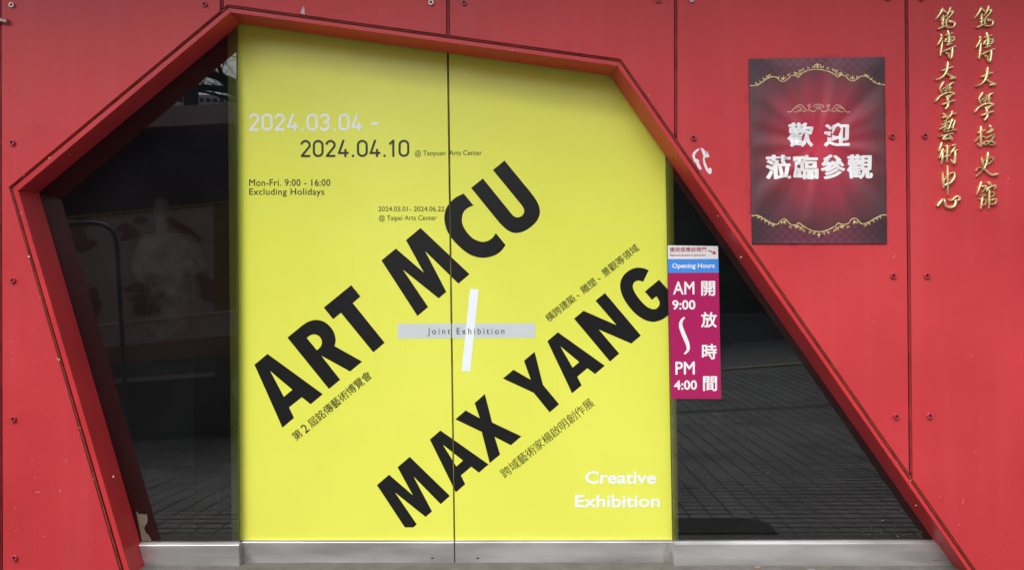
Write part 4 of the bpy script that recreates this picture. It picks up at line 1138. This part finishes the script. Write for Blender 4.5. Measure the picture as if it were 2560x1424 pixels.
# round river pebbles at the foot of the rail
for i, (px, s_, lab_) in enumerate(((1975, .030, 'medium blue-grey pebble lying left of the big one before the right rail'), (2030, .036, 'biggest blue-grey pebble lying before the right rail'), (1855, .020, 'small blue-grey pebble apart on the left before the right rail'))):
    bm_ = bmesh.new(); bmesh.ops.create_icosphere(bm_, subdivisions=3, radius=1)
    c = at(px, 1430, -0.02)
    me = bpy.data.meshes.new('pebble')
    for v_ in bm_.verts:
        k = 1+0.06*math.sin(3*v_.co.x+i)+0.05*math.sin(4*v_.co.z+2*i)
        v_.co = Vector((v_.co.x*s_*1.25*k, v_.co.y*s_*k, v_.co.z*s_*.62*k))
    bm_.to_mesh(me); bm_.free(); me.polygons.foreach_set('use_smooth', [True]*len(me.polygons))
    me.materials.append(M.setdefault('pebble', surf('blue_grey_pebble', (0.20, 0.21, 0.24), rough=.6, var=.2, scale=30)))
    o = bpy.data.objects.new('pebble', me); COL.objects.link(o); o.location = (c.x, c.y, ZG+s_*.5)
    tag(o, lab_, 'pebble', 'pebbles before the right rail')

# ================================================================ INSIDE THE GALLERY
room = empty('gallery_room', (2.5, 2.4, ZG), kind='structure')
X0, X1, Y0, Y1, Z1 = -1.4, 6.6, 0.26, 4.6, at(1280, -120, 0).z
mb = MB()
mb.box((X0-.1, Y0, ZG-.1), (X0, Y1, Z1)); mb.build('side_wall', M['dark'], room)
mb = MB(); mb.box((X1, Y0, ZG-.1), (X1+.1, Y1, Z1)); mb.build('side_wall', M['dark'], room)
mb = MB(); mb.box((X0-.1, Y1, ZG-.1), (X1+.1, Y1+.1, Z1)); mb.build('back_wall', M['dark'], room)
mb = MB(); mb.box((X0-.1, .172, Z1), (X1+.1, Y1+.1, Z1+.1)); mb.build('ceiling', M['dark'], room)
mb = MB(); mb.box((X0-.1, .901, ZG-.1), (X1+.1, Y1+.1, ZG-.001)); mb.build('floor', M['floor_in'], room)

# pale figure behind the left pane
FY = 0.62
def fig(px, py, dy=0.0): 
    q = at(px, py, FY+dy); return q
stat = empty('statue', (fig(410, 900).x, FY, ZG), 'blurred pale draped human figure standing on a plinth behind the dark left pane', 'statue')
jn = {'hip': (430, 830), 'waist': (428, 760), 'chest': (424, 660), 'neck0': (412, 592), 'neck': (407, 566), 'chin': (406, 545), 'head': (405, 518), 'crown': (405, 498),
      'sl': (368, 608), 'el': (345, 680), 'wl': (385, 705), 'sr': (478, 610), 'er': (505, 690), 'wr': (462, 650), 'skirt': (436, 930)}
rad = {'hip': .18, 'waist': .165, 'chest': .165, 'neck0': .07, 'neck': .048, 'chin': .055, 'head': .068, 'crown': .048, 'sl': .085, 'el': .060, 'wl': .042, 'sr': .085, 'er': .060, 'wr': .042, 'skirt': .21}
dep = {'wl': -.13, 'wr': -.14, 'el': .0, 'er': .0, 'head': -.02, 'crown': 0, 'chin': -.03}
ed = [('skirt', 'hip'), ('hip', 'waist'), ('waist', 'chest'), ('chest', 'neck0'), ('neck0', 'neck'), ('neck', 'chin'), ('chin', 'head'), ('head', 'crown'), ('chest', 'sl'), ('sl', 'el'), ('el', 'wl'), ('chest', 'sr'), ('sr', 'er'), ('er', 'wr')]
ks = list(jn)
me = bpy.data.meshes.new('body'); org = WORLD_LOC[stat.name]
me.from_pydata([tuple(fig(*jn[k], dep.get(k, 0))-org) for k in ks], [(ks.index(a), ks.index(b)) for a, b in ed], [])
ob = bpy.data.objects.new('body', me); COL.objects.link(ob); ob.parent = stat
sm = ob.modifiers.new('skin', 'SKIN'); sb = ob.modifiers.new('sub', 'SUBSURF'); sb.levels = sb.render_levels = 2
for i, k in enumerate(ks): me.skin_vertices[0].data[i].radius = (rad[k], rad[k]*.8)
me.skin_vertices[0].data[ks.index('hip')].use_root = True
bpy.context.view_layer.update()
me2 = bpy.data.meshes.new_from_object(ob.evaluated_get(bpy.context.evaluated_depsgraph_get()))
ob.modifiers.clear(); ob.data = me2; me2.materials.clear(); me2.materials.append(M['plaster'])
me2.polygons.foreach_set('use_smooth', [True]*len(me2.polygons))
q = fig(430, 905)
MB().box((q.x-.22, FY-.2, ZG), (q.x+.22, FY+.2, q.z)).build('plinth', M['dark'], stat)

# ================================================================ WHAT THE PANES MIRROR
# bus parked on the falling plaza
BY = -4.45
bus = empty('parked_bus', (-2.0, BY-1.2, gz(-2, -5)), 'pale bus with dark windows, red brushwork and a yellow nose parked on the plaza', 'bus')
def bz(a, b, x): return a[1]+(b[1]-a[1])*(x-a[0])/(b[0]-a[0])
def bl(name, x): return {'roof': bz((380, 268), (577, 258), x), 'gut': bz((380, 297), (577, 287), x), 'wt': bz((380, 318), (577, 308), x), 'belt': bz((280, 534), (576, 505), x), 'line': bz((243, 813), (577, 777), x), 'brown': bz((250, 868), (577, 838), x),
    'teal': bz((270, 912), (577, 885), x), 'skirt': bz((280, 947), (577, 925), x), 'bot': bz((280, 958), (577, 937), x)}[name]
XA, XB = -1500, 760
def band(n0, n1, y0, y1, mat, name, x0=XA, x1=XB, label=None, par=None):
    pts = [mirrored(x, bl(n, x), BY) for x, n in ((x0, n0), (x1, n0), (x1, n1), (x0, n1))]
    return MB().plate([[(q_.x, q_.z) for q_ in pts]], y0, y1).build(name, mat, par or bus, label=label)
body = band('roof', 'bot', BY-2.3, BY, M['bus_white'], 'body')
band('wt', 'belt', BY, BY+.006, M['bus_glass'], 'window_strip')
band('belt', 'line', BY, BY+.004, M['bus_yellow'], 'yellow_nose', x0=535, x1=XB)
mb = MB()
q0, q1 = mirrored(XA, bl('belt', XA), BY), mirrored(XB, bl('belt', XB), BY)
MB().tube([q0+Vector((0, .012, 0)), q1+Vector((0, .012, 0))], .016, 6).build('belt_trim', M['bus_yellow'], bus)
q0, q1 = mirrored(XA, bl('line', XA), BY), mirrored(XB, bl('line', XB), BY)
MB().tube([q0+Vector((0, .010, 0)), q1+Vector((0, .010, 0))], .007, 6).build('chrome_trim', M['signwhite'], bus)
band('brown', 'teal', BY, BY+.004, M['bus_brown'], 'brown_stripe'); band('teal', 'skirt', BY, BY+.004, M['bus_teal'], 'teal_skirt')
for i, (x, y, w_, h_, a) in enumerate([(200,560,30,14,.3),(195,590,26,22,-.4),(212,612,30,14,.2),(235,740,12,26,.2),(243,770,10,22,-.2),(325,585,24,16,.5),(312,570,20,12,0),(350,550,16,9,0),(440,560,30,10,-.5),(470,575,20,8,-.6),(480,592,26,10,-.35),
                                         (355,745,30,12,.1),(345,720,34,12,0),(395,700,30,14,.2),(365,770,36,18,0),(520,720,22,30,0),(530,735,26,20,.4),(505,690,14,16,0),(390,745,26,12,.8)]):
    pts = []
    for k in range(12):
        t_ = 2*math.pi*k/12; r_ = 1+.18*math.sin(3*t_+i)
        px_, py_ = w_*math.cos(t_)*r_, h_*math.sin(t_)*r_
        q_ = mirrored(x+px_*math.cos(a)+py_*math.sin(a), y-px_*math.sin(a)+py_*math.cos(a), BY); pts.append((q_.x, q_.z))
    MB().plate([pts], BY+.0045+.0003*i, BY+.0075+.0003*i).build('brushwork', M['bus_red'], body)
for px_ in (640, -700):
    c = mirrored(px_, bl('skirt', px_)+45, BY-.02)
    wh = mesh('wheel', *(lambda m_: (m_.v, m_.f))(MB().add([(c.x+.48*math.cos(2*math.pi*k/24), yy, c.z+.48*math.sin(2*math.pi*k/24)) for yy in (BY+.05, BY-.25) for k in range(24)],
        [(k, (k+1) % 24, (k+1) % 24+24, k+24) for k in range(24)]+[tuple(range(24))[::-1], tuple(range(24, 48))])), M['rubber'], bus)
    mesh('rim', [(c.x+.25*math.cos(2*math.pi*k/16), yy, c.z+.25*math.sin(2*math.pi*k/16)) for yy in (BY+.075, BY+.045) for k in range(16)],
         [(k, (k+1) % 16, (k+1) % 16+16, k+16) for k in range(16)]+[tuple(range(16))[::-1]], M['bus_white'], wh)
MB().plate([[(q_.x, q_.z) for q_ in [mirrored(x, y, BY) for x, y in ((XA, bl('bot', XA)), (XB-20, bl('bot', XB)), (XB-20, bl('bot', XB)+135), (XA, bl('bot', XA)+135))]]], BY-2.2, BY-.15).build('chassis_shade_block', M['rubber'], bus)  # chassis, carried down to the ground to stand for the shade under the bus
# navy hoop rail
HY = -3.1
hoop = empty('hoop_rail', mirrored(300, 1150, HY), 'navy tubular steel hoop rail standing in front of the bus', 'railing')
pts = spline([tuple(mirrored(x, y, HY)) for x, y in ((100, 1290), (104, 900), (108, 640), (130, 580), (170, 562), (230, 557), (268, 568), (290, 600), (296, 680), (303, 800), (311, 940), (318, 1130), (324, 1290))], 5)
MB().tube([Vector(p_) for p_ in pts], .020, 10).build('tube', M['navy'], hoop)
# doormat before the right pane
a_, b_ = at(1480, 1500, -.05).x, at(2010, 1500, -.05).x
mb = plate_bev([(0, 0), (1, 0), (1, 1), (0, 1)], 0, 1)
mat_ = MB(); pts = [(2.15, -.60), (4.20, -.60), (4.29, -.57), (4.33, -.50), (4.33, -.31), (2.15, -.31)]
n = len(pts); mat_.add([(x, y, ZG-.02) for x, y in pts]+[(x, y, ZG+.012) for x, y in pts], [tuple(range(n))[::-1], tuple(range(n, 2*n))]+[(i, (i+1) % n, (i+1) % n+n, i+n) for i in range(n)])
mat_.build('doormat', M['mat'], loc=(3.2, -.45, ZG), label='black rubber doormat lying before the sliding doors', cat='doormat')
# bare tree, dark column, pale building and hedge beyond
def bare_tree(x, y, h, seed, label):
    rg = random.Random(seed); t_ = empty('bare_tree', (x, y, gz(x, y)), label, 'tree', group='bare trees across the plaza')
    tr = MB(); cr = MB()
    def grow(p, d, L_, r_, lvl):
        pts = [p]; dd = d.copy(); k = 4
        for i in range(k):
            dd = (dd+Vector((rg.uniform(-.16, .16), rg.uniform(-.16, .16), rg.uniform(-.06, .10)))).normalized()
            pts.append(pts[-1]+dd*L_/k)
        (tr if lvl == 0 else cr).tube(pts, [r_*(1-.5*i/k) for i in range(k+1)], 6 if lvl < 3 else 4)
        if lvl >= 5: return
        for i in range(rg.choice((2, 3, 3))):
            a = rg.uniform(0, 2*math.pi); sp_ = rg.uniform(.45, 1.05)
            side = dd.orthogonal().normalized(); side = Matrix.Rotation(a, 3, dd) @ side
            grow(pts[-1] if i < 2 else pts[-2], (dd*math.cos(sp_)+side*math.sin(sp_)+Vector((0, 0, .05))).normalized(), L_*rg.uniform(.62, .85), r_*.52, lvl+1)
    grow(Vector((x, y, gz(x, y)-.1)), Vector((0, 0, 1)), h*.30, .17, 0)
    tr.build('trunk', M['bark'], t_); cr.build('crown', M['bark'], t_)
TYY = -9.5
p = mirrored(700, 700, TYY)
tree = empty('bare_tree', (p.x, TYY, gz(p.x, TYY)), 'bare dark tree with long spreading limbs behind the bus', 'tree', group='bare trees across the plaza')
mp = lambda x, y, dy=0: mirrored(x, y, TYY+dy)
mb = MB(); base = Vector((p.x, TYY, gz(p.x, TYY)-.1))
mb.tube([base, base.lerp(mp(690, 300), .5)+Vector((.05, 0, 0)), mp(690, 300), mp(670, 200), mp(690, 60), mp(720, -120)], [.30, .24, .20, .17, .12, .08], 10); mb.build('trunk', M['bark'], tree)
mb = MB(); rg = random.Random(21)
limbs = [([(690,290),(640,262),(590,232),(545,222),(490,219),(430,226),(380,240)], .10, .03, .2), ([(675,250),(620,225),(575,205),(540,190),(505,182),(470,160)], .14, .04, -.3), ([(672,200),(640,150),(600,120),(560,95),(520,60)], .09, .03, .3),
         ([(690,330),(600,262),(560,244),(520,232),(490,228)], .05, .015, .4), ([(560,200),(545,160),(535,110)], .05, .015, 0), ([(700,80),(640,20),(560,-30)], .10, .04, .5), ([(690,200),(760,130),(840,60)], .12, .04, 0)]
def twig(p0, d, L_, r_, lvl):
    pts = [p0]; dd = d
    for i in range(3):
        dd = (dd+Vector((rg.uniform(-.3, .3), rg.uniform(-.3, .3), rg.uniform(-.2, .25)))).normalized(); pts.append(pts[-1]+dd*L_/3)
    mb.tube(pts, [r_, r_*.8, r_*.6, r_*.35], 4)
    if lvl < 3:
        for i in range(3): twig(pts[1+i % 3], (dd+Vector((rg.uniform(-1, 1), rg.uniform(-1, 1), rg.uniform(-.8, .9)))).normalized(), L_*.62, r_*.55, lvl+1)
for pts, r0, r1, dy in limbs:
    P_ = [mirrored(x, y, TYY+dy*i*.3) for i, (x, y) in enumerate(pts)]
    PP = [Vector(q_) for q_ in spline([tuple(q_) for q_ in P_], 4)]; n_ = len(PP)
    mb.tube(PP, [r0+(r1-r0)*i/(n_-1) for i in range(n_)], 7)
    for i in range(2, n_, 2):
        dd = (PP[i]-PP[i-1]).normalized()
        twig(PP[i], (dd+Vector((rg.uniform(-.9, .9), rg.uniform(-.9, .9), rg.uniform(-.9, 1)))).normalized(), rg.uniform(.4, .9), .011, 1)
mb.build('crown', M['bark'], tree)
p = mirrored(330, 700, -12); bare_tree(p.x, -12, 9, 11, 'smaller bare dark tree left of the dark column')
p = mirrored(478, 300, -8.0)
col = empty('dark_column', (p.x, -8.0, gz(p.x, -8)), 'dark square steel column rising behind the bus', 'column')
MB().box((p.x-.085, -8.085, gz(p.x, -8)-.2), (p.x+.085, -7.915, gz(p.x, -8)+7.5)).build('shaft', M['pole'], col)
MB().box((p.x-.17, -8.17, gz(p.x, -8)-.2), (p.x+.17, -7.83, gz(p.x, -8)+.05)).build('base_plate', M['pole'], col)
fb = empty('far_building', (-22, -46, gz(-12, -46)), 'pale building with a row of small square windows beyond the trees', 'building')
p0, p1 = mirrored(60, 236, -42), mirrored(620, 236, -42)
MB().box((p0.x-8, -50, -6), (p1.x+3, -42, p1.z)).build('wall', M['far_wall'], fb)
for k in range(26):
    q_ = mirrored(300+17*k, 251, -42)
    w = MB(); w.box((q_.x-.12, -42, q_.z-.11), (q_.x+.12, -41.98, q_.z+.11)); w.build('window', M['bus_glass'], fb)
hed = empty('hedge', (9, -16, gz(9, -16)), 'dark clipped hedge bank across the road', 'hedge')
mb = MB(); rg = random.Random(3)
for i in range(4200):
    c = Vector((rg.uniform(0.6, 24), rg.uniform(-17.5, -15.2), rg.uniform(-1.6, 5.0)+gz(8, -16)+1.4)); s_ = rg.uniform(.12, .3)
    a, b = Vector((rg.uniform(-1, 1), rg.uniform(-1, 1), rg.uniform(-1, 1)))*s_, Vector((rg.uniform(-1, 1), rg.uniform(-1, 1), rg.uniform(-1, 1)))*s_
    mb.add([c-a, c+b, c+a, c-b], [(0, 1, 2, 3)])
mb.build('foliage', M['hedge'], hed)
MB().box((0.8, -17.5, gz(8, -16)-.5), (24, -15.6, gz(8, -16)+6.1)).build('hedge_core', M['hedge'], hed)
lw = empty('low_wall', (9, -14.9, gz(9, -14.9)), 'low grey retaining wall in front of the hedge', 'wall')
MB().box((2.2, -15.0, gz(8, -15)-.6), (24, -14.7, gz(8, -15)+.62)).build('masonry', M['grey_wall'], lw)
MB().box((2.2, -15.03, gz(8, -15)+.62), (24, -14.67, gz(8, -15)+.70)).build('coping', M['grey_wall'], lw)
